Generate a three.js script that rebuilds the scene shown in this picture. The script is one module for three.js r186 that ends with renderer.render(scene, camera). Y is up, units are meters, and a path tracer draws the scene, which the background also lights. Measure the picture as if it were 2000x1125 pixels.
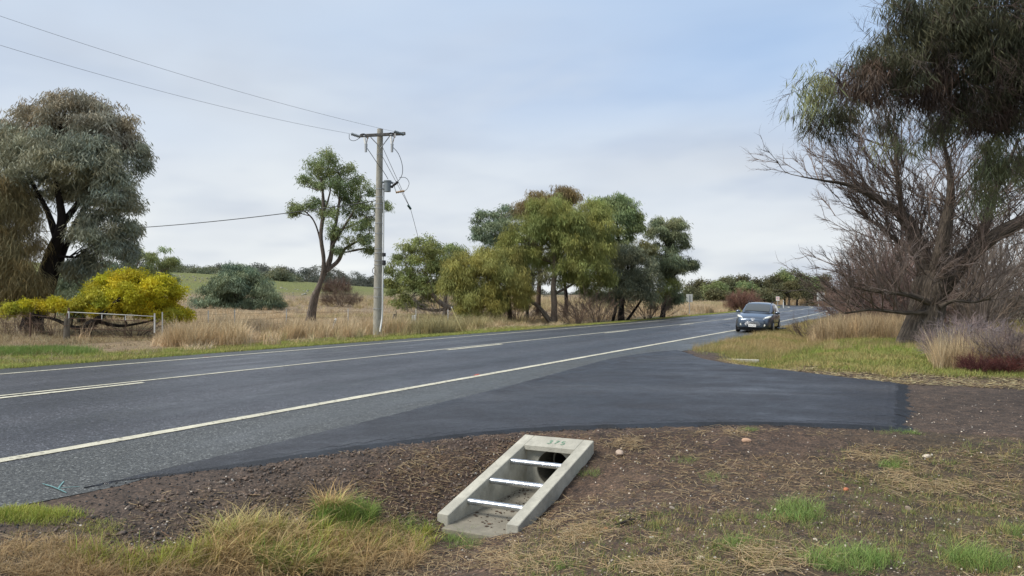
import * as THREE from 'three';
import { mergeGeometries, toCreasedNormals } from 'three/addons/utils/BufferGeometryUtils.js';
import { RoundedBoxGeometry } from 'three/addons/geometries/RoundedBoxGeometry.js';

// ---------------------------------------------------------------- camera, sky, sun, exposure
const scene = new THREE.Scene();
const F = 1444, EYE = 1.6, YAW = 27.3 * Math.PI / 180;             // focal length in photograph pixels; the road runs along -z
const camera = new THREE.PerspectiveCamera(2 * Math.atan(562.5 / F) * 180 / Math.PI, 16 / 9, 0.1, 3000);
camera.position.set(0, EYE, 0);
camera.rotation.set(1.09 * Math.PI / 180, YAW, 0, 'YXZ');
camera.updateMatrixWorld();
scene.add(camera);
const renderer = new THREE.WebGLRenderer({ antialias: true });
renderer.toneMapping = THREE.LinearToneMapping;
renderer.toneMappingExposure = 2.75;
renderer.shadowMap.enabled = true;

const sun = new THREE.DirectionalLight(new THREE.Color(1, 0.95, 0.87), 1.5);
sun.position.set(-50, 95, 62);
sun.shadow.radius = 50;
sun.castShadow = true;
sun.shadow.mapSize.set(2048, 2048);
Object.assign(sun.shadow.camera, { left: -90, right: 90, top: 90, bottom: -90, near: 1, far: 400 });
sun.name = 'sun';
scene.add(sun, sun.target);

// ---------------------------------------------------------------- numbers
function rng(seed) { let a = seed | 0; return () => { a = (a + 0x6d2b79f5) | 0; let t = Math.imul(a ^ (a >>> 15), 1 | a); t = (t + Math.imul(t ^ (t >>> 7), 61 | t)) ^ t; return ((t ^ (t >>> 14)) >>> 0) / 4294967296; }; }
const hash = (x, y, z) => { let h = Math.imul(x, 374761393) ^ Math.imul(y, 668265263) ^ Math.imul(z, 2147483647 - 1013); h = Math.imul(h ^ (h >>> 13), 1274126177); return ((h ^ (h >>> 16)) >>> 0) / 4294967296; };
const fade = (t) => t * t * (3 - 2 * t), mix = (a, b, t) => a + (b - a) * t, clamp = (x, a = 0, b = 1) => Math.min(b, Math.max(a, x));
const step = (a, b, x) => fade(clamp((x - a) / (b - a)));
function vnoise(x, y, z = 0, wrap = 0) {
  const ix = Math.floor(x), iy = Math.floor(y), iz = Math.floor(z), fx = fade(x - ix), fy = fade(y - iy), fz = fade(z - iz);
  const w = (k) => (wrap ? ((k % wrap) + wrap) % wrap : k), c = (a, b, d) => hash(w(ix + a), w(iy + b), iz + d);
  const lo = mix(mix(c(0, 0, 0), c(1, 0, 0), fx), mix(c(0, 1, 0), c(1, 1, 0), fx), fy);
  if (z === 0) return lo;
  return mix(lo, mix(mix(c(0, 0, 1), c(1, 0, 1), fx), mix(c(0, 1, 1), c(1, 1, 1), fx), fy), fz);
}
function fbm(x, y, z = 0, n = 4) { let s = 0, a = 0.5, t = 0; for (let i = 0; i < n; i++) { s += a * vnoise(x, y, z); t += a; x = x * 2.03 + 17.1; y = y * 2.03 + 9.7; z = z ? z * 2.03 + 5.3 : 0; a *= 0.5; } return s / t; }
const V = (x, y, z) => new THREE.Vector3(x, y, z);
const C = (r, g, b) => new THREE.Color().setRGB(r, g, b);
const S = (hex) => new THREE.Color(hex);

// ---------------------------------------------------------------- sky: thin broken overcast, even all round
{
  const W = 2048, Hh = 1024, data = new Float32Array(W * Hh * 4);
  const deep = S('#8aaad2'), pale = S('#bcc4cf'), white = S('#dcdedb'), grey = S('#a8b1bf');
  const col = new THREE.Color(), tmp = new THREE.Color();
  for (let j = 0; j < Hh; j++) {
    const el = ((j + 0.5) / Hh - 0.5) * Math.PI, y = Math.sin(el), c = Math.cos(el);
    for (let i = 0; i < W; i++) {
      const az = ((i + 0.5) / W - 0.5) * 2 * Math.PI, x = c * Math.cos(az), z = c * Math.sin(az);
      const yy = Math.max(y, 0) + 0.16, px = x / yy, pz = z / yy;
      const big = fbm(px * 0.42 + 3.4, pz * 0.42 + 8.1, 0.5, 3), wisps = fbm(px * 0.9 + pz * 0.5 + 20, pz * 1.9 - px * 0.7, 1.5, 5), soft = fbm(px * 1.3 + 40, pz * 1.1, 2.5, 4);
      const open = step(0.36, 0.58, big * 0.72 + wisps * 0.3) * step(0.03, 0.32, y);
      col.copy(pale).lerp(grey, clamp((soft - 0.40) * 3.2) * 0.9);
      col.lerp(deep, open * 0.95);
      col.lerp(white, clamp((wisps - 0.45) * 3.2) * 0.55 * (1 - open * 0.5));
      const low = Math.exp(-Math.max(y, 0) / 0.13), heap = fbm(az * 7 + 3, y * 34 + 1, 4.5, 4);
      tmp.copy(white).multiplyScalar(1.06).lerp(grey, clamp((heap - 0.45) * 4) * 0.75);
      col.lerp(tmp, low * 0.85);
      if (y < 0) col.lerp(C(0.16, 0.15, 0.12), step(0, -0.08, y));
      const o = (j * W + i) * 4;
      data[o] = col.r * 0.475; data[o + 1] = col.g * 0.475; data[o + 2] = col.b * 0.475; data[o + 3] = 1;
    }
  }
  const sky = new THREE.DataTexture(data, W, Hh, THREE.RGBAFormat, THREE.FloatType);
  sky.mapping = THREE.EquirectangularReflectionMapping;
  sky.magFilter = sky.minFilter = THREE.LinearFilter;
  sky.wrapS = THREE.RepeatWrapping;
  sky.needsUpdate = true;
  scene.background = sky;
  scene.environment = sky;
}

// ---------------------------------------------------------------- lie of the land
const XC = -10.6, T0 = 112, RAD = 125;                                // centreline, start and radius of the bend to the left
function roadCoords(x, z) {
  const t = -z;
  if (t < T0) return [x - XC, t];
  const dx = x - (XC - RAD), dt = t - T0, r = Math.hypot(dx, dt);
  return [r - RAD, T0 + RAD * Math.atan2(dt, dx)];
}
function roadPoint(q, u) {
  if (u < T0) return [XC + q, -u];
  const a = (u - T0) / RAD;
  return [XC - RAD + (RAD + q) * Math.cos(a), -(T0 + (RAD + q) * Math.sin(a))];
}
const rise = (u) => { const s = Math.max(0, u - 42); return 0.0062 * s * s / (s + 12); };
function lerpTable(tab, x) { if (x <= tab[0][0]) return tab[0][1]; for (let i = 1; i < tab.length; i++) if (x <= tab[i][0]) return mix(tab[i - 1][1], tab[i][1], (x - tab[i - 1][0]) / (tab[i][0] - tab[i - 1][0])); return tab[tab.length - 1][1]; }
const CROSS = [[-5.4, 0.27], [-4.4, 0.296], [-3.5, 0.318], [0, 0.335], [3.4, 0.16], [5.2, 0.078], [6, 0.04]];
const roadY = (q, u) => lerpTable(CROSS, q) + rise(u);
const NEAR_EDGE = [[-12, 9.6], [0, 9.25], [0.8, 9.2], [1.6, 9.0], [2.4, 8.6], [3.17, 8.1], [3.75, 7.65], [4.24, 7.0], [4.8, 6.1], [5.2, 5.27], [5.5, 4.65], [5.8, 4.1]];   // driveway: lateral distance -> along the road
const FAR_EDGE = [[-12, 14.4], [0, 14.2], [2.3, 16.0], [3.4, 17.7], [4.6, 20.2], [5.7, 22.4]];
const ridge = [[-500, 190, 12.2], [-200, 190, 11.2], [100, 180, 9.6], [330, 170, 8.1], [520, 150, 5.2], [740, 130, 2.7], [900, 120, 1.3]];
let ridgeWorld = null;
function hillY(x, z) {
  if (!ridgeWorld) ridgeWorld = ridge.map(([px, dep, h]) => { const p = at(px, 590, dep); return [p.x, p.z, h]; });
  let best = 1e9, h = 0, far = 0;
  for (let i = 1; i < ridgeWorld.length; i++) {
    const [ax, az, ah] = ridgeWorld[i - 1], [bx, bz, bh] = ridgeWorld[i], dx = bx - ax, dz = bz - az, k = clamp(((x - ax) * dx + (z - az) * dz) / (dx * dx + dz * dz));
    const d = Math.hypot(x - ax - dx * k, z - az - dz * k);
    if (d < best) { best = d; h = mix(ah, bh, k); far = (x - ax) * dz - (z - az) * dx; }
  }
  return Math.max(0, h - 0.6) * (1 - step(0, far > 0 ? 130 : 88, best));
}
function H(x, z) {
  const [q, u] = roadCoords(x, z), d = -XC - q, t = -z, r = rise(u) * (1 - step(40, 90, Math.abs(q)));
  let y;
  if (q < -5.1) {
    y = mix(0.277, 0.14, step(-5.1, -7.4, q));
    y += 0.016 * Math.max(0, -q - 12) * (1 - step(60, 120, -q) * 0.5) + 0.06 * (fbm(x * 0.22, z * 0.22, 0, 3) - 0.5) * step(-5, -9, q);
    y += hillY(x, z) * step(-22, -55, q) + r;
    y += 9 * step(210, 420, Math.hypot(x, z)) * step(-60, -140, q);
  } else if (q < 4.9) y = roadY(q, u);
  else {
    const base = 0.03 + 0.22 * step(9, 22, t) + 0.05 * (fbm(x * 0.5, z * 0.5, 0, 3) - 0.5);
    y = mix(base, roadY(4.9, 0) - 0.01, step(2.9, 5.6, d));
    const dd = 0.43 * (t < 12 ? 1 : 0.8) * (1 - step(45, 70, t));
    y -= dd * Math.exp(-(((d - 3.3) / 1.05) ** 2));
    const t0 = lerpTable(NEAR_EDGE, d), t1 = lerpTable(FAR_EDGE, d);
    const w = clamp((t - (t0 - 2.55)) / 2.0) * (1 - step(t1 + 0.15, t1 + 2.2, t));
    const lvl = mix(0.19, 0.095, clamp(d / 5.6));
    if (t < 40) y = mix(y, lvl, w * w * (3 - 2 * w) * 0.35 + w * 0.65);
    y += 0.035 * (fbm(x * 1.7, z * 1.7, 0, 3) - 0.5) * step(5.0, 5.6, q) * (1 - 0.75 * w) + r;
    { const s = clamp((t - 5.5) / 1.74), off = Math.max(0, Math.abs(d - 3.18) - 0.4, 5.5 - t, t - 7.24); if (off < 0.5) y = Math.min(y, mix(-0.255, 0.158, s) - 0.03 + off * 0.2 + off * off * off * 5); }
    if (u > 100) y += 2.6 * step(5.5, 15, q) * step(105, 150, u);
  }
  return y;
}
// camera rays through photograph pixels, used to read real positions off the photograph
const RIGHT = V(1, 0, 0).applyQuaternion(camera.quaternion), UPV = V(0, 1, 0).applyQuaternion(camera.quaternion), FWD = V(0, 0, -1).applyQuaternion(camera.quaternion);
function ray(px, py) { return FWD.clone().addScaledVector(RIGHT, (px - 1000) / F).addScaledVector(UPV, (562.5 - py) / F); }
function at(px, py, depth) { return camera.position.clone().addScaledVector(ray(px, py), depth); }
function gnd(px, py) {
  const r = ray(px, py); let a = 1, b = 1;
  for (let k = 2; k < 600; k *= 1.02) { const p = camera.position.clone().addScaledVector(r, k); if (p.y < H(p.x, p.z)) { b = k; break; } a = k; b = k; }
  for (let i = 0; i < 30; i++) { const m = (a + b) / 2, p = camera.position.clone().addScaledVector(r, m); if (p.y < H(p.x, p.z)) b = m; else a = m; }
  return camera.position.clone().addScaledVector(r, b);
}
const foot = (px, depth) => { const p = at(px, 590, depth); p.y = H(p.x, p.z); return p; };
function toPixel(p) { const v = p.clone().sub(camera.position), k = v.dot(FWD); return [1000 + F * v.dot(RIGHT) / k, 562.5 - F * v.dot(UPV) / k, k]; }

// ---------------------------------------------------------------- scene bookkeeping
const taken = new Map();
function numbered(n) { const k = taken.get(n) ?? 0; taken.set(n, k + 1); return k ? n + '_' + String(k).padStart(3, '0') : n; }
function shadows(o) { o.castShadow = true; o.receiveShadow = true; return o; }
function thing(name, label, category, pos = V(0, 0, 0), group) {
  const o = new THREE.Group(); o.name = numbered(name); o.position.copy(pos); o.userData = { label, category };
  if (group) o.userData.group = group;
  scene.add(o); return o;
}
function part(name, geo, mat, parent) { const m = shadows(new THREE.Mesh(geo, mat)); m.name = name; parent.add(m); return m; }
function solo(name, geo, mat, label, category, kind, group) {
  const m = shadows(new THREE.Mesh(geo, mat)); m.name = numbered(name); m.userData = { label, category };
  if (kind) m.userData.kind = kind;
  if (group) m.userData.group = group;
  scene.add(m); return m;
}

// a builder that gathers triangles in Float32 arrays
class Geo {
  constructor() { this.p = []; this.n = []; this.uv = []; this.c = []; this.i = []; }
  get count() { return this.p.length / 3; }
  tube(pts, rad, sides = 6, rough = 0, seed = 1, cap = true) {
    const n = pts.length, base = this.count, T = V(), A = V(), B = V(), q = V(); let len = 0;
    A.set(0.37, 0.13, 0.92);
    for (let k = 0; k < n; k++) {
      T.copy(pts[Math.min(k + 1, n - 1)]).sub(pts[Math.max(k - 1, 0)]).normalize();
      A.addScaledVector(T, -A.dot(T)); if (A.lengthSq() < 1e-6) A.set(T.y, -T.x, 0.01); A.normalize(); B.crossVectors(T, A);
      if (k) len += pts[k].distanceTo(pts[k - 1]);
      for (let s = 0; s <= sides; s++) {
        const a = s / sides * Math.PI * 2, rr = rad[k] * (1 + (rough ? rough * (vnoise(Math.cos(a) * 2.2 + seed, Math.sin(a) * 2.2 + 7, len * 1.8 / (rad[0] * 6 + 0.2) + 0.31) - 0.5) * 2 : 0));
        q.copy(A).multiplyScalar(Math.cos(a)).addScaledVector(B, Math.sin(a));
        this.p.push(pts[k].x + q.x * rr, pts[k].y + q.y * rr, pts[k].z + q.z * rr); this.n.push(q.x, q.y, q.z);
        this.uv.push(s / sides * Math.max(0.15, rad[0] * 6.28), len);
      }
    }
    const w = sides + 1;
    for (let k = 0; k < n - 1; k++) for (let s = 0; s < sides; s++) { const a = base + k * w + s; this.i.push(a, a + 1, a + w, a + 1, a + w + 1, a + w); }
    if (cap) for (const [k, e] of [[0, -1], [n - 1, 1]]) {
      const c = this.count; T.copy(pts[k === 0 ? 1 : k]).sub(pts[k === 0 ? 0 : k - 1]).normalize().multiplyScalar(e);
      this.p.push(pts[k].x, pts[k].y, pts[k].z); this.n.push(T.x, T.y, T.z); this.uv.push(0, 0);
      for (let s = 0; s < sides; s++) { const a = base + k * w + s; e < 0 ? this.i.push(c, a + 1, a) : this.i.push(c, a, a + 1); }
    }
    return this;
  }
  tri(a, b, c, col) { for (const v of [a, b, c]) { this.i.push(this.count); this.p.push(v.x, v.y, v.z); if (col) this.c.push(col.r, col.g, col.b); } }
  build(smooth = true) {
    const g = new THREE.BufferGeometry();
    g.setAttribute('position', new THREE.Float32BufferAttribute(this.p, 3));
    if (smooth && this.n.length === this.p.length) g.setAttribute('normal', new THREE.Float32BufferAttribute(this.n, 3));
    if (this.uv.length * 3 === this.p.length * 2) g.setAttribute('uv', new THREE.Float32BufferAttribute(this.uv, 2));
    if (this.c.length === this.p.length) g.setAttribute('color', new THREE.Float32BufferAttribute(this.c, 3));
    g.setIndex(this.i); return g;
  }
}
function curve(points, n = 10) { return new THREE.CatmullRomCurve3(points, false, 'centripetal').getPoints(n); }
function wire(points, r, n = 24, sides = 6) { const p = curve(points, n); return new Geo().tube(p, p.map(() => r), sides).build(); }
function bar(a, b, r, r2 = r, sides = 10) { return new Geo().tube([a, b], [r, r2], sides).build(); }
function box(w, h, d, x = 0, y = 0, z = 0, r = 0.004) { return new RoundedBoxGeometry(w, h, d, 1, Math.min(r, w / 3, h / 3, d / 3)).translate(x, y, z); }
function scatter(name, geo, mat, items, parent = scene) {       // items: [Matrix4, Color]
  const m = new THREE.InstancedMesh(geo, mat, items.length);
  items.forEach(([a, c], k) => { m.setMatrixAt(k, a); m.setColorAt(k, c); });
  shadows(m); m.name = parent === scene ? numbered(name) : name; m.userData.kind = 'stuff';
  parent.add(m); return m;
}
const Q = new THREE.Quaternion(), EUL = new THREE.Euler();
function place(p, rx, ry, rz, s, sy = s) { EUL.set(rx, ry, rz, 'YXZ'); return new THREE.Matrix4().compose(p, Q.setFromEuler(EUL), V(s, sy, s)); }
function tint(c, R, amount = 0.25, hue = 0.08) { const k = 1 + (R() - 0.5) * 2 * amount, h = (R() - 0.5) * 2 * hue; return C(c.r * k * (1 + h), c.g * k, c.b * k * (1 - h)); }

// ---------------------------------------------------------------- textures
function texture(size, fn, srgb = true) {
  const d = new Uint8Array(size * size * 4);
  for (let y = 0; y < size; y++) for (let x = 0; x < size; x++) { const v = fn(x / size, y / size), o = (y * size + x) * 4; if (typeof v === 'number') d[o] = d[o + 1] = d[o + 2] = clamp(v) * 255; else { d[o] = clamp(v[0]) * 255; d[o + 1] = clamp(v[1]) * 255; d[o + 2] = clamp(v[2]) * 255; } d[o + 3] = 255; }
  const t = new THREE.DataTexture(d, size, size, THREE.RGBAFormat);
  t.wrapS = t.wrapT = THREE.RepeatWrapping; t.magFilter = THREE.LinearFilter; t.minFilter = THREE.LinearMipmapLinearFilter; t.generateMipmaps = true;
  if (srgb) t.colorSpace = THREE.SRGBColorSpace;
  t.needsUpdate = true; return t;
}
const rep = (t, r, ry = r) => { const c = t.clone(); c.repeat.set(r, ry); c.needsUpdate = true; return c; };
const tile = (u, v, f, z = 0.5) => vnoise(u * f, v * f, z, f);
function cells(u, v, f, seed) {                                       // distance to the nearest and the id of a scattered stone, tiling
  const x = u * f, y = v * f, ix = Math.floor(x), iy = Math.floor(y); let best = 9, second = 9, id = 0;
  for (let a = -1; a <= 1; a++) for (let b = -1; b <= 1; b++) {
    const wx = ((ix + a) % f + f) % f, wy = ((iy + b) % f + f) % f, dx = ix + a + hash(wx, wy, seed) - x, dy = iy + b + hash(wx, wy, seed + 1) - y, d = Math.hypot(dx, dy);
    if (d < best) { second = best; best = d; id = hash(wx, wy, seed + 2); } else if (d < second) second = d;
  }
  return [best, second - best, id];
}
const chip = texture(1024, (u, v) => { const [d, e, id] = cells(u, v, 200, 11); return clamp(0.62 + (id - 0.5) * 0.36 - step(0.3, 0.0, e) * 0.24 + (id > 0.965 ? 0.3 : 0) + (tile(u, v, 128) - 0.5) * 0.12); });
const chipBump = texture(1024, (u, v) => { const [d, e, id] = cells(u, v, 200, 11); return clamp(step(0, 0.5, e) * 0.6 + id * 0.4); }, false);
const soil = texture(1024, (u, v) => {
  const [d, e, id] = cells(u, v, 130, 31), [d2, e2, id2] = cells(u, v, 46, 57), n = 0.5 * tile(u, v, 16) + 0.3 * tile(u, v, 64, 2.5) + 0.2 * tile(u, v, 256, 3.5);
  let k = 0.48 + (n - 0.5) * 0.5 + (id - 0.5) * 0.26 - step(0.22, 0, e) * 0.12;
  const pale = id2 > 0.93 && d2 < 0.2 + id2 * 0.1 ? 0.22 : 0;
  k += pale; return [k * 1.04, k * 0.98, k * 0.92 + pale * 0.03];
});
const soilBump = texture(1024, (u, v) => { const [d, e, id] = cells(u, v, 130, 31), [d2] = cells(u, v, 46, 57); return clamp(0.25 + step(0, 0.4, e) * 0.25 * id + 0.3 * tile(u, v, 32) + 0.25 * step(0.4, 0.1, d2)); }, false);
const bark = texture(512, (u, v) => { const n = 0.55 * vnoise(u * 24, v * 5, 0.5, 0) + 0.3 * vnoise(u * 60, v * 9, 1.5) + 0.15 * vnoise(u * 90, v * 60, 2.5); return clamp(0.2 + n * 0.95); });
const barkBump = texture(512, (u, v) => clamp(0.6 * vnoise(u * 24, v * 5, 0.5) + 0.4 * vnoise(u * 60, v * 9, 1.5)), false);
const concreteMap = texture(1024, (u, v) => { const n = 0.5 * tile(u, v, 6) + 0.3 * tile(u, v, 24, 2.5) + 0.2 * tile(u, v, 180, 3.5), [d, e, id] = cells(u, v, 60, 5), pit = id > 0.9 && d < 0.16 ? 0.25 : 0, k = 0.76 + (n - 0.5) * 0.34 - pit; return [k, k * 0.99, k * 0.955]; });
const concreteBump = texture(512, (u, v) => { const [d, e, id] = cells(u, v, 40, 5); return clamp(0.7 + (tile(u, v, 90) - 0.5) * 0.4 - (id > 0.85 && d < 0.2 ? 0.5 : 0)); }, false);
const mottle = texture(512, (u, v) => 0.35 + 0.5 * (0.5 * tile(u, v, 4) + 0.3 * tile(u, v, 16, 2.5) + 0.2 * tile(u, v, 60, 4.5)), false);

const std = (color, roughness = 0.9, extra = {}) => new THREE.MeshStandardMaterial({ color, roughness, ...extra });
const M = {
  concrete: std(C(0.74, 0.73, 0.66), 0.88, { map: concreteMap, bumpMap: concreteBump, bumpScale: 0.004 }),
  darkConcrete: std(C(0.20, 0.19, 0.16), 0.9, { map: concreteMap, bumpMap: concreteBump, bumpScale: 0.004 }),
  poleConcrete: std(C(0.66, 0.64, 0.58), 0.92, { map: concreteMap, bumpMap: concreteBump, bumpScale: 0.003 }),
  galv: std(C(0.56, 0.58, 0.60), 0.42, { metalness: 0.9, roughnessMap: rep(mottle, 3), bumpMap: rep(mottle, 8), bumpScale: 0.0006 }),
  steel: std(C(0.42, 0.43, 0.43), 0.55, { metalness: 0.6 }),
  rust: std(C(0.12, 0.075, 0.05), 0.9),
  white: std(C(0.72, 0.72, 0.69), 0.6),
  black: std(C(0.012, 0.012, 0.013), 0.55),
  greyPaint: std(C(0.20, 0.23, 0.24), 0.5),
  signBack: std(C(0.52, 0.53, 0.50), 0.6),
  ceramic: std(C(0.32, 0.20, 0.10), 0.35),
  timber: std(C(0.30, 0.26, 0.20), 0.95, { map: bark, bumpMap: barkBump, bumpScale: 0.006 }),
  yellowStick: std(C(0.55, 0.47, 0.22), 0.8),
  cable: std(C(0.03, 0.032, 0.034), 0.6),
  alloyWire: std(C(0.16, 0.165, 0.17), 0.5, { metalness: 0.3 }),
};

// ================================================================ GROUND
const CUL = { d0: 2.78, d1: 3.58, ta: 5.5, tb: 7.24 };                // culvert endwall footprint (lateral distance, along the road)
const soilC = C(0.195, 0.140, 0.104), soilDark = C(0.115, 0.078, 0.059), soilGrey = C(0.165, 0.138, 0.118), strawC = C(0.30, 0.235, 0.14), greenC = C(0.135, 0.18, 0.042), oliveC = C(0.14, 0.135, 0.05), dryC = C(0.52, 0.43, 0.29), hillC = C(0.30, 0.40, 0.085), darkHill = C(0.10, 0.115, 0.075), gravelC = C(0.165, 0.13, 0.107);
function groundColour(x, z, out) {
  const [q, u] = roadCoords(x, z), d = -XC - q, t = -z, n1 = fbm(x * 0.9, z * 0.9, 0, 4), n2 = fbm(x * 0.25 + 50, z * 0.25, 0, 3), n3 = fbm(x * 3.1, z * 3.1 + 9, 0, 3), n4 = fbm(x * 0.05, z * 0.05 + 30, 0, 4);
  if (q < -5.1) {
    out.copy(greenC).lerp(oliveC, clamp((n1 - 0.4) * 2));
    out.lerp(dryC, step(-8.2, -10.4, q + (n1 - 0.5) * 3.2));
    if (q < -22) { const h = step(0.9, 2.6, hillY(x, z) + (n2 - 0.5) * 1.0); out.lerp(hillC, h * (0.86 + 0.14 * n1)); out.lerp(C(0.42, 0.38, 0.16), h * clamp((n4 - 0.52) * 3) * 0.4 + h * clamp((n2 - 0.55) * 3) * 0.3); }
    const R = Math.hypot(x, z); if (R > 190) out.lerp(darkHill, step(190, 250, R) * step(-60, -120, q));
    return out;
  }
  if (q < 4.9) return out.copy(soilGrey);
  out.copy(soilC).lerp(soilDark, clamp((n1 - 0.36) * 2.6) * 0.75);
  out.lerp(soilGrey, step(1.15, 0, Math.abs(d - 5.0)) * 0.8);
  const t0 = lerpTable(NEAR_EDGE, d), t1 = lerpTable(FAR_EDGE, d);
  const track = step(t0 - 0.15, t0 + 0.3, t + (n3 - 0.5) * 0.5) * step(t1 + 0.5, t1 - 0.1, t + (n3 - 0.5) * 0.7) * (d < 5.7 ? 1 : 0);
  out.lerp(gravelC, track * 0.9);
  const past = step(t1 + 1.2, t1 + 3.0, t + (n1 - 0.5) * 2.5);
  if (past > 0) { const g = C(0, 0, 0).copy(oliveC).lerp(greenC, step(0.3, 0.55, n2 + 0.2 * step(4.5, 0.5, Math.abs(d)))); g.lerp(strawC, clamp((n1 - 0.52) * 3) * 0.6 + 0.4 * step(24, 32, t)); out.lerp(g, past); }
  if (t < t0) {                                                       // in front of the driveway: straw and thin weeds over soil
    out.lerp(strawC, clamp((n3 - 0.56) * 3.2) * 0.32);
    out.lerp(oliveC, clamp((n2 - 0.5) * 4) * 0.32 * step(2.6, 1.2, d));
    const ditch = step(4.9, 4.1, d + (n1 - 0.5) * 0.9) * step(2.4, 3.3, d) * step(5.4, 4.6, t + (n3 - 0.5)); out.lerp(C(0.115, 0.1, 0.05), ditch * 0.6);
  }
  if (u > 95) out.lerp(dryC, step(95, 125, u) * 0.8);
  return out;
}
function groundY(x, z) {
  const y = H(x, z), [q, u] = roadCoords(x, z), R = Math.hypot(x, z);
  const under = step(-5.25, -4.95, q) * step(4.86, 4.6, q);           // sinks under the seal
  let s = Math.max(under * (0.05 + 0.0012 * R), q > 4 && q < 5.0 ? 0.006 : 0);
  if (q > 4.6 && q < 13) { const d = -XC - q, t = -z, t0 = lerpTable(NEAR_EDGE, d), t1 = lerpTable(FAR_EDGE, d); if (d > 0 && d < 6.2) s = Math.max(s, 0.05 * step(t0 + 0.1, t0 + 0.3, t) * step(t1 - 0.04, t1 - 0.25, t) * step(0.02, 0.2, d)); }
  return y - s;
}
{
  const rs = []; for (let r = 1.2; r < 1500;) { rs.push(r); r *= r < 14 ? 1.0062 : r < 60 ? 1.011 : r < 200 ? 1.02 : 1.05; }
  const as = []; for (let a = -180; a < 180;) { as.push(a); a += Math.abs(a) < 41 ? 0.22 : Math.abs(a) < 60 ? 1 : 6; } as.push(180);
  const na = as.length, P = [], UVs = [], Cs = [], I = [], c = new THREE.Color();
  for (const r of rs) for (const a of as) {
    const w = YAW - a * Math.PI / 180, x = -Math.sin(w) * r, z = -Math.cos(w) * r;
    let y = groundY(x, z);
    if (r < 13) { const q = x - XC; if (q > 5.05) y += (fbm(x * 9, z * 9, 0, 3) - 0.5) * 0.028 * step(5.05, 5.4, q) + (vnoise(x * 31, z * 31) - 0.5) * 0.010 * step(5.05, 5.4, q); }
    P.push(x, y, z); UVs.push(x / 2.2, z / 2.2); groundColour(x, z, c); Cs.push(c.r, c.g, c.b);
  }
  const inHole = (k) => { const d = -P[k * 3], t = -P[k * 3 + 2]; return d > CUL.d0 + 0.05 && d < CUL.d1 - 0.05 && t > CUL.ta - 0.06 && t < CUL.tb - 0.05; };
  for (let k = 0; k < rs.length - 1; k++) for (let s = 0; s < na - 1; s++) {
    const a = k * na + s, b = a + 1, e = a + na, f = e + 1;
    if (inHole(a) && inHole(b) && inHole(e) && inHole(f)) continue;
    I.push(a, e, b, b, e, f);
  }
  const centre = P.length / 3; P.push(0, groundY(0, 0), 0); UVs.push(0, 0); Cs.push(soilC.r, soilC.g, soilC.b);
  for (let s = 0; s < na - 1; s++) I.push(centre, s, s + 1);
  const g = new THREE.BufferGeometry();
  g.setAttribute('position', new THREE.Float32BufferAttribute(P, 3)); g.setAttribute('uv', new THREE.Float32BufferAttribute(UVs, 2)); g.setAttribute('color', new THREE.Float32BufferAttribute(Cs, 3)); g.setIndex(I); g.computeVertexNormals();
  solo('ground', g, std(C(1.9, 1.9, 1.9), 0.97, { vertexColors: true, map: soil, bumpMap: soilBump, bumpScale: 0.012 }), 'brown earth verge, dry paddock and green hillside around the road', 'ground', 'structure');
}

// ================================================================ ROAD
const laneC = C(0.118, 0.122, 0.138), shoulderC = C(0.150, 0.156, 0.146), polishC = C(0.076, 0.079, 0.092);
const us = []; for (let u = -30; u < 330;) { us.push(u); u += u < 30 ? 0.35 : u < 90 ? 0.8 : 2; }
function strip(q0, q1, nq, lift, u0, u1, wob = 0, seed = 0) {        // a sheet that follows the road
  const g = new Geo(), list = [u0, ...us.filter((u) => u > u0 + 0.02 && u < u1 - 0.02), u1];
  for (const u of list) for (let k = 0; k <= nq; k++) {
    const e = wob && (k === 0 || k === nq) ? (vnoise(u * 3.3, k * 9 + seed) - 0.5) * wob + (vnoise(u * 0.6, k * 5 + seed) - 0.5) * wob : 0;
    const q = mix(q0, q1, k / nq) + e, [x, z] = roadPoint(q, u);
    g.p.push(x, roadY(q, u) + lift, z); g.uv.push(q / 3, u / 3);
  }
  for (let r = 0; r < list.length - 1; r++) for (let k = 0; k < nq; k++) { const a = r * (nq + 1) + k, b = a + nq + 1; g.i.push(a, a + 1, b, a + 1, b + 1, b); }
  const b = g.build(); b.computeVertexNormals(); return b;
}
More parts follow.
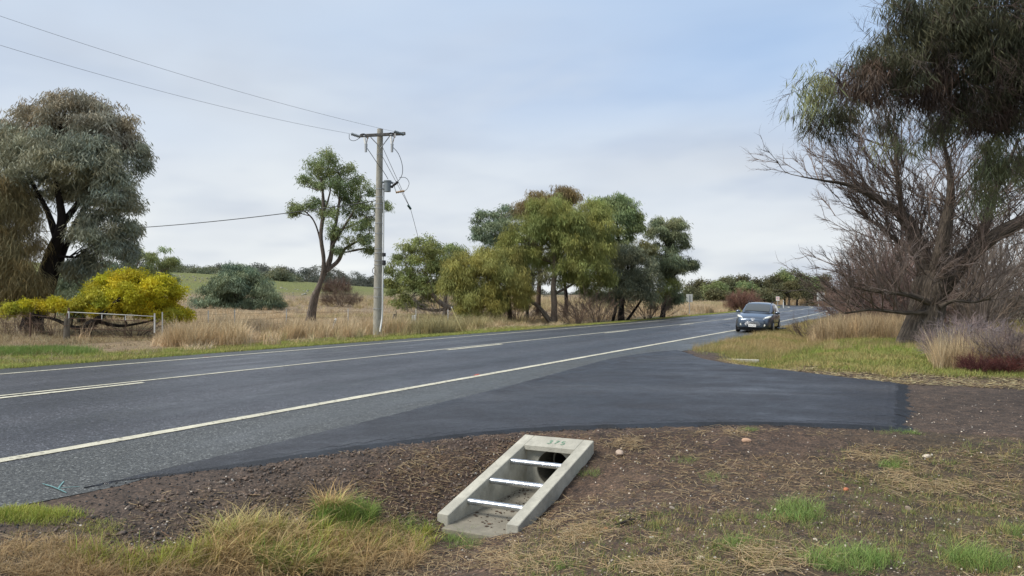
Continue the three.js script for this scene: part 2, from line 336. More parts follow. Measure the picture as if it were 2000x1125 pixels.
const road = (() => {
  const g = strip(-5.12, 4.92, 128, 0, -30, 330, 0.22, 3), P = g.attributes.position, n = P.count, col = new Float32Array(n * 3), c = new THREE.Color(), uv1 = new Float32Array(n * 2);
  for (let k = 0; k < n; k++) {
    const [q, u] = roadCoords(P.getX(k), P.getZ(k)), w = (c0) => Math.exp(-(((q - c0) / 0.42) ** 2));
    const streak = fbm(q * 2.2, u * 0.11, 0, 4), patch = fbm(q * 0.9 + 8, u * 0.2 + 4, 0, 4);
    c.copy(laneC).lerp(polishC, clamp(w(-2.6) + w(-0.95) + w(0.95) + w(2.5)) * (0.4 + 0.7 * streak));
    c.multiplyScalar(0.74 + 0.52 * streak); c.lerp(C(0.03, 0.03, 0.033), clamp((patch - 0.6) * 5) * 0.5 * (Math.abs(q) < 3 ? 1 : 0));
    const sh = Math.max(step(3.35, 3.62, q + (streak - 0.5) * 0.2), step(-3.4, -3.75, q)); c.lerp(C().copy(shoulderC).multiplyScalar(0.85 + 0.3 * patch), sh * 0.92);
    if (q < -3.5) c.lerp(C(0.075, 0.08, 0.078), step(-3.65, -4.0, q) * 0.8);
    col[k * 3] = c.r; col[k * 3 + 1] = c.g; col[k * 3 + 2] = c.b; uv1[k * 2] = q / 9; uv1[k * 2 + 1] = u / 26;
  }
  g.setAttribute('color', new THREE.BufferAttribute(col, 3)); g.setAttribute('uv1', new THREE.BufferAttribute(uv1, 2));
  const gloss = texture(512, (u, v) => { const n = 0.5 * vnoise(u * 22, v * 5, 0.5, 0) + 0.3 * tile(u, v, 32, 2.5) + 0.2 * tile(u, v, 128, 1.5); return clamp(0.28 + n * 0.95); }, false);
  gloss.channel = 1;
  return solo('road', g, std(C(1.62, 1.62, 1.62), 0.62, { vertexColors: true, map: chip, bumpMap: chipBump, bumpScale: 0.0035, roughnessMap: gloss }), 'two lane bitumen road curving left behind the car', 'road', 'structure');
})();
const worn = texture(512, (u, v) => { const [d, e, id] = cells(u, v, 90, 3), n = 0.5 * tile(u, v, 10) + 0.5 * tile(u, v, 50, 2.5); const k = 0.86 + (n - 0.5) * 0.3 - (id > 0.95 ? 0.22 : 0) - step(0.14, 0, e) * 0.12; return [k, k * 0.99, k * 0.93]; });
const linePaint = std(C(0.80, 0.78, 0.70), 0.75, { map: worn, bumpMap: chipBump, bumpScale: 0.002 });
part('edge_line', strip(3.33, 3.47, 1, 0.006, -30, 320, 0.018, 1), linePaint, road);
part('edge_line', strip(-3.56, -3.44, 1, 0.006, -30, 320, 0.018, 2), linePaint, road);
part('centre_line', strip(-0.16, -0.06, 1, 0.006, -30, 320, 0.014, 5), linePaint, road);
for (let u = -19.4; u < 120; u += 12) part('lane_dash', strip(0.05, 0.15, 1, 0.006, u, u + 3.1, 0.014, 6), linePaint, road);
for (let u = 121; u < 220; u += 6) part('lane_dash', strip(0.05, 0.15, 1, 0.006, u, u + 3.1), linePaint, road);

// sprayed survey marks on the seal
function ribbon(points, w, lift, yOf) {                               // a painted stroke over a surface
  const g = new Geo(), pts = curve(points, 24), s = V();
  pts.forEach((p, k) => {
    s.copy(pts[Math.min(k + 1, pts.length - 1)]).sub(pts[Math.max(k - 1, 0)]); const n = V(-s.z, 0, s.x).normalize(), ww = w * (0.6 + 0.7 * vnoise(k * 0.9, p.x * 7)) * Math.min(1, 0.4 + Math.min(k, pts.length - 1 - k) * 0.3);
    for (const e of [-1, 1]) { const x = p.x + n.x * ww * e / 2, z = p.z + n.z * ww * e / 2; g.p.push(x, yOf(x, z) + lift, z); g.uv.push(x, z); }
  });
  for (let k = 0; k < pts.length - 1; k++) { const a = k * 2; g.i.push(a, a + 2, a + 1, a + 1, a + 2, a + 3); }
  const b = g.build(); b.computeVertexNormals(); return b;
}
{
  const cyan = std(C(0.20, 0.40, 0.46), 0.85, { map: worn }), red = std(C(0.62, 0.10, 0.07), 0.85, { map: worn }), yr = (x, z) => { const [q, u] = roadCoords(x, z); return roadY(q, u); };
  const st = (m, w, ...px) => part('survey_mark', ribbon(px.map(([a, b]) => gnd(a, b)), w, 0.007, yr), m, road);
  st(cyan, 0.016, [83, 946], [106, 953], [130, 964]); st(cyan, 0.011, [125, 941], [119, 948], [114, 955]); st(cyan, 0.011, [114, 955], [134, 953], [156, 952]);
  st(red, 0.05, [398, 697], [411, 696]); st(red, 0.05, [926, 734], [936, 731]);
}

// ================================================================ DRIVEWAY: a fresh asphalt apron with a raised ragged edge
{
  const onGround = (list) => list.map(([x, y]) => { const p = gnd(x, y); return [-p.x, -p.z]; });    // outline read off the photograph, as (lateral distance, along the road)
  const lower = onGround([[168, 953], [250, 937], [400, 918], [550, 897], [720, 874], [900, 853], [1030, 841], [1150, 836], [1300, 831], [1450, 829], [1600, 832], [1745, 839]]), upper = onGround([[1753, 752], [1620, 736], [1500, 722], [1420, 712], [1360, 699], [1336, 688]]), seam = onGround([[1322, 684], [1260, 690], [1190, 702], [1100, 726], [1000, 753], [850, 790], [700, 828], [550, 863], [350, 911], [220, 942]]);
  const last = (l) => l[l.length - 1];
  const R = rng(77), edge = [];
  const dense = (list, jag) => { for (let k = 0; k < list.length - 1; k++) { const [a, b] = [list[k], list[k + 1]], n = Math.max(2, Math.round(Math.hypot(a[0] - b[0], a[1] - b[1]) / 0.09)); for (let s = 0; s < n; s++) edge.push([mix(a[0], b[0], s / n) + (R() - 0.5) * jag, mix(a[1], b[1], s / n) + (R() - 0.5) * jag]); } };
  const smooth = (l) => new THREE.CatmullRomCurve3(l.map(([a, b]) => V(a, b, 0)), false, 'centripetal').getPoints(40).map((p) => [p.x, p.y]);
  dense(smooth(lower), 0.035); dense([last(lower), upper[0]], 0.09); dense(smooth(upper), 0.05); dense([last(upper), seam[0]], 0.04); dense(smooth(seam), 0.03); dense([last(seam), lower[0]], 0.03);
  const top = (x, z) => { const [q, u] = roadCoords(x, z), d = -x; return Math.max(H(x, z), q < 4.9 ? roadY(q, u) : -9) + 0.010 + 0.024 * step(5.75, 4.8, d); };
  const inside = (d, t) => { let c = false; for (let i = 0, j = edge.length - 1; i < edge.length; j = i++) { const [a, b] = edge[i], [e, f] = edge[j]; if ((b > t) !== (f > t) && d < (e - a) * (t - b) / (f - b) + a) c = !c; } return c; };
  // triangulate the outline with interior points by rows
  const g = new Geo(), cols = [], tc = C(0, 0, 0), st = 0.12;
  const pts2 = edge.map(([d, t]) => new THREE.Vector2(-d, -t));
  const colour = (x, z) => { const n = fbm(x * 0.8, z * 2.6, 0, 4), m = fbm(x * 0.35 + 3, z * 0.9, 0, 3); tc.copy(C(0.050, 0.052, 0.062)).multiplyScalar(0.55 + 0.9 * n); tc.lerp(C(0.13, 0.132, 0.142), clamp((m - 0.5) * 4) * 0.45); return tc; };
  const fresh = C(0.016, 0.016, 0.018), push = (x, z, y, raw) => { g.p.push(x, y, z); g.uv.push(x / 2.4, z / 2.4); const c = raw ? fresh : colour(x, z); cols.push(c.r, c.g, c.b); return g.count - 1; };
  // grid clipped to the outline: keep whole cells inside, then stitch a band to the outline
  const id = new Map(), key = (i, j) => i * 4096 + j, d0 = -0.4, t00 = 1.8, inset = (d, t) => inside(d, t) && inside(d + 0.07, t) && inside(d - 0.07, t) && inside(d, t + 0.07) && inside(d, t - 0.07);
  const nd = 62, nt = 180;
  for (let i = 0; i < nd; i++) for (let j = 0; j < nt; j++) { const d = d0 + i * st, t = t00 + j * st; if (inset(d, t)) id.set(key(i, j), push(-d, -t, top(-d, -t))); }
  for (let i = 0; i < nd; i++) for (let j = 0; j < nt; j++) { const a = id.get(key(i, j)), b = id.get(key(i + 1, j)), c = id.get(key(i, j + 1)), e = id.get(key(i + 1, j + 1)); if ([a, b, c, e].every((k) => k !== undefined)) g.i.push(a, b, c, b, e, c); }
  // a second sheet from the outline itself, 2 mm lower, closes the rim between grid and edge
  const tri = THREE.ShapeUtils.triangulateShape(pts2, []), rim = edge.map(([d, t]) => push(-d, -t, top(-d, -t) - 0.001)), lip = edge.map(([d, t]) => push(-d, -t, top(-d, -t) - 0.001, d < 5.75));
  const rim2 = edge.map(([d, t], k) => { // inner ring
    const [a, b] = edge[(k + edge.length - 2) % edge.length], [e, f] = edge[(k + 2) % edge.length]; let nx = -(f - b), ny = e - a; const l = Math.hypot(nx, ny) || 1; nx /= l; ny /= l; let s = inside(d + nx * 0.02, t + ny * 0.02) ? 1 : -1, w = 0.26; while (w > 0.01 && !inside(d + nx * s * w * 1.3, t + ny * s * w * 1.3)) w *= 0.6; if (w <= 0.01) w = 0; return push(-(d + nx * s * w), -(t + ny * s * w), top(-(d + nx * s * w), -(t + ny * s * w)) - 0.002); });
  const skirt = edge.map(([d, t], k) => { const [a, b] = edge[(k + edge.length - 2) % edge.length], [e, f] = edge[(k + 2) % edge.length]; let nx = -(f - b), ny = e - a; const l = Math.hypot(nx, ny) || 1; nx /= l; ny /= l; const s = inside(d + nx * 0.02, t + ny * 0.02) ? -1 : 1, o = (0.05 + 0.11 * vnoise(k * 0.35, 3)) * step(5.8, 5.2, d) + 0.02 + 0.07 * step(0.25, 0.1, d), x = -(d + nx * s * o), z = -(t + ny * s * o); const onSeal = d > 5.78; return push(x, z, (onSeal ? roadY(x - XC, -z) : groundY(x, z)) - 0.008, !onSeal); });
  for (let k = 0; k < edge.length; k++) { const n = (k + 1) % edge.length; g.i.push(rim[k], rim[n], rim2[k], rim[n], rim2[n], rim2[k]); g.i.push(skirt[k], skirt[n], lip[k], skirt[n], lip[n], lip[k]); }
  const b = g.build(); b.setAttribute('color', new THREE.Float32BufferAttribute(cols, 3)); b.computeVertexNormals();
  const gl = texture(512, (u, v) => clamp(0.22 + 0.85 * (0.5 * vnoise(u * 6, v * 14, 0.5) + 0.3 * tile(u, v, 24, 2.5) + 0.2 * tile(u, v, 110, 4.5))), false); gl.repeat.set(0.4, 0.4);
  solo('driveway', toCreasedNormals(b, 0.7), std(C(1.6, 1.6, 1.6), 0.82, { vertexColors: true, map: chip, bumpMap: chipBump, bumpScale: 0.0035, roughnessMap: gl }), 'new black asphalt driveway apron joining the road shoulder', 'driveway', 'structure');
  // loose asphalt crumbs along the edge
  const items = [], stone = new THREE.IcosahedronGeometry(1, 0), sp = stone.attributes.position;
  for (let k = 0; k < sp.count; k++) { const f = 0.75 + 0.5 * hash(Math.round(sp.getX(k) * 50), Math.round(sp.getY(k) * 50), Math.round(sp.getZ(k) * 50)); sp.setXYZ(k, sp.getX(k) * f, sp.getY(k) * f * 0.8, sp.getZ(k) * f); }
  stone.deleteAttribute('normal'); stone.deleteAttribute('uv');
  edge.forEach(([d, t], k) => { if (d > 5.8 && t > 3) return; for (let s = 0; s < 10; s++) { const x = -d + (R() - 0.5) * 0.30, z = -t + (R() - 0.5) * 0.30 + (d < 5 && t < 10 ? 0.06 : 0); if (inside(-x, -z)) continue; items.push([place(V(x, groundY(x, z) + 0.003, z), R() * 6, R() * 6, 0, 0.004 + 0.012 * R() * R()), tint(C(0.03, 0.03, 0.032), R, 0.5)]); } });
  for (let s = 0; s < 900; s++) { const d = 5.6 - R() * 1.2, t = 1.5 + R() * 4.5, x = -d, z = -t; if (inside(d, t)) continue; items.push([place(V(x, groundY(x, z) + 0.003, z), R() * 6, R() * 6, 0, 0.004 + 0.013 * R() * R()), tint(C(0.045, 0.043, 0.042), R, 0.5)]); }
  const cr = scatter('asphalt_crumbs', stone, std(C(1, 1, 1), 0.9), items); Object.assign(cr.userData, { label: 'loose black asphalt crumbs along the edge of the driveway', category: 'crumbs' });
}

// ================================================================ CULVERT ENDWALL
{
  const g0 = thing('culvert_endwall', 'sloping precast concrete culvert endwall with three galvanised bars across it', 'culvert', V(-3.18, -0.36, -5.5));
  const o = g0.position, L = CUL.tb - CUL.ta, hw = (CUL.d1 - CUL.d0) / 2, wall = 0.115, head = 0.25, yTop = 0.158 - o.y, yFoot = -0.255 - o.y, floorY = 0.02, bot = -0.12;
  const topAt = (s) => mix(yFoot, yTop, s);                            // s: 0 at the foot, 1 at the headwall's back
  const prism = (profile, x0, x1) => {                                // profile in (along, height), extruded across
    const sh = new THREE.Shape(profile.map(([a, b]) => new THREE.Vector2(a, b))), g = new THREE.ExtrudeGeometry(sh, { depth: x1 - x0 - 0.012, bevelEnabled: true, bevelThickness: 0.006, bevelSize: 0.006, bevelSegments: 1, bevelOffset: -0.006 });
    g.rotateY(Math.PI / 2); g.translate(x0 + 0.006, 0, 0);             // shape x -> -z, extrusion -> x
    return g;
  };
  const chipped = (g, amt) => { const p = g.attributes.position; for (let k = 0; k < p.count; k++) { const n = vnoise(p.getX(k) * 23, p.getY(k) * 23, p.getZ(k) * 23 + 0.5) - 0.5; p.setY(k, p.getY(k) + n * amt); } return g; };
  const wallProfile = [[0, bot], [L, bot], [L, topAt(1)], [0, topAt(0)]];
  const uvm = (g) => { const p = g.attributes.position, n = g.attributes.normal, uv = []; for (let k = 0; k < p.count; k++) { const x = p.getX(k), y = p.getY(k), z = p.getZ(k); Math.abs(n.getX(k)) > 0.6 ? uv.push(z * 1.1, y * 1.1) : uv.push(x * 1.1, (z + y) * 1.1); } g.setAttribute('uv', new THREE.Float32BufferAttribute(uv, 2)); return g; };
  for (const s of [-1, 1]) part('side_wall', uvm(chipped(prism(wallProfile, s < 0 ? -hw : hw - wall, s < 0 ? -hw + wall : hw), 0.006)), M.concrete, g0);
  // head slab over the pipe: top band and the face with its round hole
  const inX = hw - wall;
  part('head_slab', uvm(chipped(prism([[L - head, topAt(1 - head / L) - 0.045], [L - 0.001, topAt(1) - 0.09], [L - 0.001, topAt(1) + 0.001], [L - head, topAt(1 - head / L) + 0.001]], -inX - 0.001, inX + 0.001), 0.004)), M.concrete, g0);
  const pr = 0.19, fz = L - head + 0.07, faceTop = topAt(fz / L) - 0.05, pc = faceTop - pr - 0.012;
  const sh = new THREE.Shape([[-inX, bot], [inX, bot], [inX, faceTop], [-inX, faceTop]].map(([a, b]) => new THREE.Vector2(a, b))), hole = new THREE.Path(); hole.absarc(0.02, pc, pr, 0, Math.PI * 2, true); sh.holes.push(hole);
  const face = new THREE.ExtrudeGeometry(sh, { depth: 0.06, bevelEnabled: false, curveSegments: 40 }); face.translate(0, 0, -(fz + 0.06)); part('head_wall', uvm(face), M.concrete, g0);
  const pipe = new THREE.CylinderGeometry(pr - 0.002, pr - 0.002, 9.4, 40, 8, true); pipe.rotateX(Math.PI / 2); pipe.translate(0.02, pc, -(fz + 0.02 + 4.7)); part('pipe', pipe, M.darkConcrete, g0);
  const ring = new THREE.TorusGeometry(pr - 0.008, 0.014, 8, 40); ring.translate(0.02, pc, -(fz + 0.42)); part('pipe_joint', ring, M.concrete, g0);
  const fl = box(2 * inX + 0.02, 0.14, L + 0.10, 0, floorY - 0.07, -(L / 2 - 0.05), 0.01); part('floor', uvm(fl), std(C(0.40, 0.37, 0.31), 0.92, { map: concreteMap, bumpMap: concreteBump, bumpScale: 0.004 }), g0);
  for (const s of [0.20, 0.44, 0.69]) part('bar', bar(V(-inX - 0.03, topAt(s) - 0.045, -s * L), V(inX + 0.03, topAt(s) - 0.045, -s * L), 0.029, 0.029, 18), M.galv, g0);
  // the sprayed number on the top band
  const gp = std(C(0.20, 0.46, 0.33), 0.85, { map: worn }), strokes = { 3: [[0, 1], [0.5, 1.05], [0.62, 0.78], [0.3, 0.55], [0.66, 0.35], [0.5, 0], [0, 0.02]], 7: [[0, 1], [0.6, 1], [0.3, 0.4], [0.2, 0]], 5: [[0.62, 1.02], [0.1, 0.98], [0.06, 0.58], [0.5, 0.6], [0.62, 0.3], [0.4, 0], [0, 0.05]] };
  [['3', 0], ['7', 1], ['5', 2]].forEach(([ch, k]) => { const pts = strokes[ch].map(([a, b]) => V(-0.06 + k * 0.075 + a * 0.06, 0, -(L - 0.17 + b * 0.075))); part('lettering', ribbon(pts, 0.010, 0.006, (x, z) => topAt(-z / L)), gp, g0); });
  // silt, leaves and twigs lying on the floor
  const R = rng(5), it = []; for (let k = 0; k < 120; k++) { const x = (R() - 0.5) * 2 * inX * 0.9, s = 0.05 + 0.75 * Math.pow(R(), 0.7); it.push([place(V(o.x + x, o.y + floorY + 0.004, o.z - s * L), 0, R() * 6, 0, 0.004 + 0.02 * R() * R(), 0.004), tint(C(0.07, 0.045, 0.03), R, 0.5)]); }
  const sg = new THREE.IcosahedronGeometry(1, 0); sg.deleteAttribute('normal'); sg.deleteAttribute('uv'); const si = scatter('silt', sg, std(C(1, 1, 1), 0.95), it); Object.assign(si.userData, { label: 'dark silt and leaf crumbs on the culvert floor', category: 'silt' });
  // the far end of the pipe beyond the driveway
  const f0 = gnd(1451, 707), far = thing('culvert_headwall', 'pale concrete culvert headwall half buried in grass beyond the driveway', 'culvert', V(f0.x, f0.y - 0.2, f0.z));
  part('top_beam', uvm(chipped(box(0.86, 0.30, 0.2, 0, 0.13, 0, 0.02), 0.02)), M.concrete, far); far.rotation.y = 0.12;
  part('side_wall', uvm(box(0.13, 0.24, 0.5, -0.36, 0.02, -0.34, 0.02)), M.concrete, far); part('side_wall', uvm(box(0.13, 0.24, 0.5, 0.36, 0.02, -0.34, 0.02)), M.concrete, far);
}

// ================================================================ PLANTS: shared kit
const leafMat = new THREE.MeshPhysicalMaterial({ color: C(1, 1, 1), roughness: 0.75, transmission: 0.28, thickness: 0, specularIntensity: 0.5 });
const grassMat = new THREE.MeshPhysicalMaterial({ color: C(1, 1, 1), roughness: 0.85, transmission: 0.22, thickness: 0, specularIntensity: 0.3, vertexColors: true });
const twigMat = std(C(1, 1, 1), 0.9);
const barkOf = (c, bump = 0.02) => std(c, 0.95, { map: bark, bumpMap: barkBump, bumpScale: bump });
const B = {
  burnt: barkOf(C(0.045, 0.032, 0.028)), pale: barkOf(C(0.42, 0.34, 0.26), 0.012), brown: barkOf(C(0.17, 0.115, 0.08)), dark: barkOf(C(0.055, 0.045, 0.038)), willow: barkOf(C(0.26, 0.205, 0.155), 0.05), grey: barkOf(C(0.23, 0.20, 0.17)), shaggy: barkOf(C(0.23, 0.175, 0.14), 0.05),
};
// a leaf: four triangles, folded along its midrib and curving down
function leaf(g, o, dir, side, len, w, droop) {
  const down = V(0, -1, 0), m = o.clone().addScaledVector(dir, len * 0.45).addScaledVector(down, droop * len * 0.18), e = o.clone().addScaledVector(dir, len * 0.92).addScaledVector(down, droop * len * 0.55);
  const n = V().crossVectors(dir, side).normalize().multiplyScalar(w * 0.18), a = m.clone().addScaledVector(side, w / 2).add(n), b = m.clone().addScaledVector(side, -w / 2).add(n);
  g.tri(o, a, m); g.tri(o, m, b); g.tri(a, e, m); g.tri(m, e, b);
}
function sprig(seed, { n = 12, len = 0.16, w = 0.03, reach = 0.35, hang = 0.7, spread = 0.6, droop = 0.5 }) {
  const R = rng(seed), g = new Geo();
  for (let k = 0; k < n; k++) {
    const f = k / n, a = R() * 6.283, el = (R() - 0.5) * 2 * spread;
    const o = V((R() - 0.5) * reach, (R() - 0.5) * reach * 0.8, (R() - 0.5) * reach);
    const dir = V(Math.cos(a) * Math.cos(el), Math.sin(el) - hang, Math.sin(a) * Math.cos(el)).normalize();
    const side = V().crossVectors(dir, V(R() - 0.5, R() * 0.4, R() - 0.5).normalize()).normalize();
    leaf(g, o, dir, side, len * (0.7 + 0.6 * R()), w * (0.8 + 0.4 * R()), droop);
  }
  return g.build(false);
}
const SP = {
  gum: sprig(11, { n: 16, len: 0.20, w: 0.038, reach: 0.42, hang: 0.75, spread: 0.7 }),
  gumSmall: sprig(12, { n: 14, len: 0.17, w: 0.042, reach: 0.38, hang: 0.5, spread: 0.9 }),
  olive: sprig(13, { n: 20, len: 0.26, w: 0.030, reach: 0.46, hang: 1.0, spread: 0.5, droop: 0.7 }),
  wattle: sprig(14, { n: 22, len: 0.13, w: 0.034, reach: 0.34, hang: -0.1, spread: 1.2, droop: 0.1 }),
  needle: sprig(15, { n: 18, len: 0.34, w: 0.018, reach: 0.5, hang: 0.9, spread: 0.6, droop: 0.6 }),
  far: sprig(16, { n: 16, len: 0.62, w: 0.26, reach: 1.5, hang: 0.2, spread: 1.2, droop: 0.2 }),
  long: sprig(17, { n: 15, len: 0.155, w: 0.015, reach: 0.26, hang: 1.0, spread: 0.55, droop: 0.8 }),
};
// tree: trunk, limbs and lobes are read as pixels + depth, then grown in space
function tree(o) {
  const R = rng(o.seed), px = (p, dz = 0) => at(p[0], p[1], o.depth + dz), base = foot(o.trunk[0][0], o.depth);
  const g = thing(o.name ?? 'gum_tree', o.label, 'tree', base, o.group), loc = (v) => v.clone().sub(base), mPer = o.depth / F;
  const barkM = o.bark ?? B.brown, spr = o.sprig ?? SP.gum;
  const stems = [o.trunk, ...(o.stems ?? [])], nodes = [];
  stems.forEach((s, k) => {
    const pts = s.map(([x, y, w, dz], i) => { const p = k === 0 && i === 0 ? base.clone().setY(base.y - 0.15) : px([x, y], dz ?? (i / s.length) * ((k % 3) - 1) * 0.5); return loc(p); });
    const n = Math.max(10, s.length * 5), c = curve(pts, n), rad = c.map((_, i) => { const f = i / n * (s.length - 1), a = Math.min(Math.floor(f), s.length - 2); return mix(s[a][2], s[a + 1][2], f - a) * mPer / 2 * (k === 0 && i < 3 ? 1.25 - 0.08 * i : 1); });
    part(k === 0 ? 'trunk' : 'stem', new Geo().tube(c, rad, o.sides ?? 10, o.rough ?? 0.22, o.seed + k * 3).build(), barkM, g);
    c.forEach((p, i) => { if (i > n * 0.3) nodes.push([p, rad[i]]); });
  });
  const items = [];
  for (const L of o.lobes) {
    const G = o.grow ?? 1.2, [lx, ly, rx0, ry0 = rx0 * 0.75, dz = (R() - 0.5) * rx0 * mPer * 1.2] = L, rx = rx0 * G, ry = ry0 * G, ctr = loc(px([lx, ly], dz)), ex = rx * mPer, ey = ry * mPer, ez = (ex + ey) / 2 * (o.deep ?? 1.0), col = L[5] ?? o.leaf;
    let bestN = nodes[0], bd = 1e9; for (const nd of nodes) { const dd = nd[0].distanceTo(ctr) + Math.max(0, nd[0].y - ctr.y + 0.2) * 2.5; if (dd < bd) { bd = dd; bestN = nd; } }
    const lg = new Geo(), mid = bestN[0].clone().lerp(ctr, 0.5).add(V((R() - 0.5) * bd * 0.25, -bd * 0.06 + (R() - 0.3) * bd * 0.1, (R() - 0.5) * bd * 0.25)), lp = curve([bestN[0], mid, ctr], 10), r0 = Math.min(bestN[1] * 0.75, 0.02 + bd * 0.022);
    lg.tube(lp, lp.map((_, i) => mix(r0, Math.max(0.012, r0 * 0.3), i / 10)), 6, 0.15, o.seed, false);
    const nc = Math.max(4, Math.round((o.clumps ?? 9) * (rx * ry / 1500) * (o.depth / 45) ** 1.2 + 3));
    for (let k = 0; k < nc; k++) {
      const a = R() * 6.283, e = Math.asin(clamp(mix(-0.85, 1, Math.pow(R(), 0.8)), -1, 1)), rr = 0.55 + 0.45 * Math.sqrt(R());
      const cc = V(Math.cos(a) * Math.cos(e) * ex * rr, Math.sin(e) * ey * rr, Math.sin(a) * Math.cos(e) * ez * rr).add(ctr), from = lp[3 + Math.floor(R() * 7)];
      const bm = from.clone().lerp(cc, 0.55).add(V((R() - 0.5) * 0.3, 0.12, (R() - 0.5) * 0.3)), bp = curve([from, bm, cc], 4), br = Math.min(r0 * 0.5, 0.035);
      lg.tube(bp, bp.map((_, i) => mix(br, 0.006, i / 4)), 4, 0, 1, false);
      const cr = 0.86 * (o.clumpR ?? 0.62) * Math.min(1, 0.35 + ex * 0.5) * (0.7 + 0.6 * R()), per = Math.round((o.per ?? 26) * 0.8 * (0.6 + 0.8 * R())), cl = tint(col, R, 0.24, 0.09);
      for (let s = 0; s < per; s++) {
        const u = R() * 2 - 1, w = R() * 6.283, q = Math.sqrt(1 - u * u), rad = cr * Math.pow(R(), 0.5), p = V(q * Math.cos(w) * rad, u * rad * (o.flat ?? 0.6), q * Math.sin(w) * rad);
        if (o.weep) p.y -= R() * R() * o.weep;
        items.push([place(p.add(cc), (R() - 0.5) * 0.7, R() * 6.283, (R() - 0.5) * 0.7, (o.size ?? 1) * (0.7 + 0.6 * R())), tint(cl, R, 0.22, 0.06)]);
      }
    }
    part('limb', lg.build(), barkM, g);
  }
  scatter('crown', spr, leafMat, items, g);
  return [g, items.length];
}
// twig sprays for bare wood: a branching wisp of thin three-sided twigs, one metre long
function spray(seed, n = 7, fan = 0.7, thin = 0.0045) {
  const R = rng(seed), g = new Geo();
  const grow = (o, d, len, r, lvl) => {
    const pts = [o], dir = d.clone(); let p = o;
    for (let k = 0; k < 4; k++) { dir.add(V((R() - 0.5) * 0.35, (R() - 0.42) * 0.3, (R() - 0.5) * 0.35)).normalize(); p = p.clone().addScaledVector(dir, len / 4); pts.push(p); }
    g.tube(pts, pts.map((_, i) => mix(r, r * 0.35, i / 4)), 3, 0, 1, false);
    if (lvl > 0) for (let k = 0; k < (lvl > 1 ? n : 4); k++) { const f = 1 + Math.floor(R() * 3.4), dd = dir.clone().add(V((R() - 0.5) * 2 * fan, (R() - 0.4) * fan, (R() - 0.5) * 2 * fan)).normalize(); grow(pts[f], dd, len * (0.35 + 0.35 * R()), r * 0.55, lvl - 1); }
  };
  grow(V(0, 0, 0), V(0, 1, 0), 1, thin * 1.9, 2);
  return g.build();
}
const SPRAY = spray(3, 6, 0.7, 0.0085), SPRAY2 = spray(8, 7, 1.0, 0.0105), SPRAYS = spray(9, 9, 1.0, 0.009), SPRAYT = spray(4, 6, 0.8, 0.0042);
function along(dir, p, roll, s, sy = s) { const q = new THREE.Quaternion().setFromUnitVectors(V(0, 1, 0), dir.clone().normalize()); q.multiply(new THREE.Quaternion().setFromAxisAngle(V(0, 1, 0), roll)); return new THREE.Matrix4().compose(p, q, V(s, sy, s)); }
// a bare or twiggy shrub: stems fan out from the foot, sprays along them
function twigShrub(name, label, foot0, { rx, h, n, col, seed, lean = V(0, 0, 0), rz = rx, size = 0.8, category = 'shrub', group, stemCol = col, stems = 14, geo = SPRAY }) {
  const R = rng(seed), g = thing(name, label, category, foot0, group), sg = new Geo(), items = [];
  for (let k = 0; k < stems; k++) { const a = R() * 6.283, f = Math.sqrt(R()), e = V(Math.cos(a) * rx * f, h * (0.6 + 0.4 * Math.sqrt(Math.max(0, 1 - f * f))), Math.sin(a) * rz * f).add(lean), m = V(e.x * 0.4, e.y * 0.45, e.z * 0.4), o = V(Math.cos(a) * rx * 0.12, -0.05, Math.sin(a) * rz * 0.12), p = curve([o, m, e], 6); sg.tube(p, p.map((_, i) => mix(0.014 + h * 0.006, 0.005, i / 6)), 4, 0, 1, false); }
  for (let k = 0; k < n; k++) {
    const a = R() * 6.283, f = Math.sqrt(R()), y = R(), top = Math.sqrt(Math.max(0.05, 1 - f * f)), p = V(Math.cos(a) * rx * f, y * h * top * 0.85, Math.sin(a) * rz * f).addScaledVector(lean, y);
    const dir = V(Math.cos(a) * (0.2 + 0.8 * f) + (R() - 0.5) * 0.7, 0.5 + 0.7 * R(), Math.sin(a) * (0.2 + 0.8 * f) + (R() - 0.5) * 0.7);
    items.push([along(dir, p, R() * 6.28, size * (0.6 + 0.7 * R())), tint(col, R, 0.35, 0.1)]);
  }
  part('stem', sg.build(), std(stemCol, 0.95), g); scatter('twigs', geo, twigMat, items, g);
  return g;
}
// grass tufts; every blade keeps one colour
function tuft(seed, { n = 16, h = 0.3, w = 0.006, spread = 0.1, curl = 0.5, lean = 0.5, cols = [C(1, 1, 1)], seg = 3 }) {
  const R = rng(seed), g = new Geo();
  for (let k = 0; k < n; k++) {
    const a = R() * 6.283, r0 = Math.sqrt(R()) * spread, o = V(Math.cos(a) * r0, -0.01, Math.sin(a) * r0), b = R() * 6.283, hh = h * (0.45 + 0.75 * R()), d = V(Math.cos(b), 0, Math.sin(b)), s = V(-d.z, 0, d.x), ln = lean * (0.2 + R()), cu = curl * R(), col = tint(cols[Math.floor(R() * cols.length)], R, 0.2, 0.06), ww = w * (0.7 + 0.6 * R());
    const pt = (f) => o.clone().addScaledVector(d, hh * (ln * f + cu * f * f * f)).add(V(0, hh * (f - cu * 0.55 * f * f * f), 0));
    let pa, pb; for (let i = 0; i <= seg; i++) { const f = i / seg, p = pt(f), wd = ww * (1 - f * 0.85) / 2, A = p.clone().addScaledVector(s, wd), Bv = p.clone().addScaledVector(s, -wd); if (i) { g.tri(pa, A, pb, col); g.tri(A, Bv, pb, col); } pa = A; pb = Bv; }
  }
  return g.build(false);
}
function meadow(name, label, geo, list) { const m = scatter(name, geo, grassMat, list); Object.assign(m.userData, { label, category: 'grass' }); return m; }

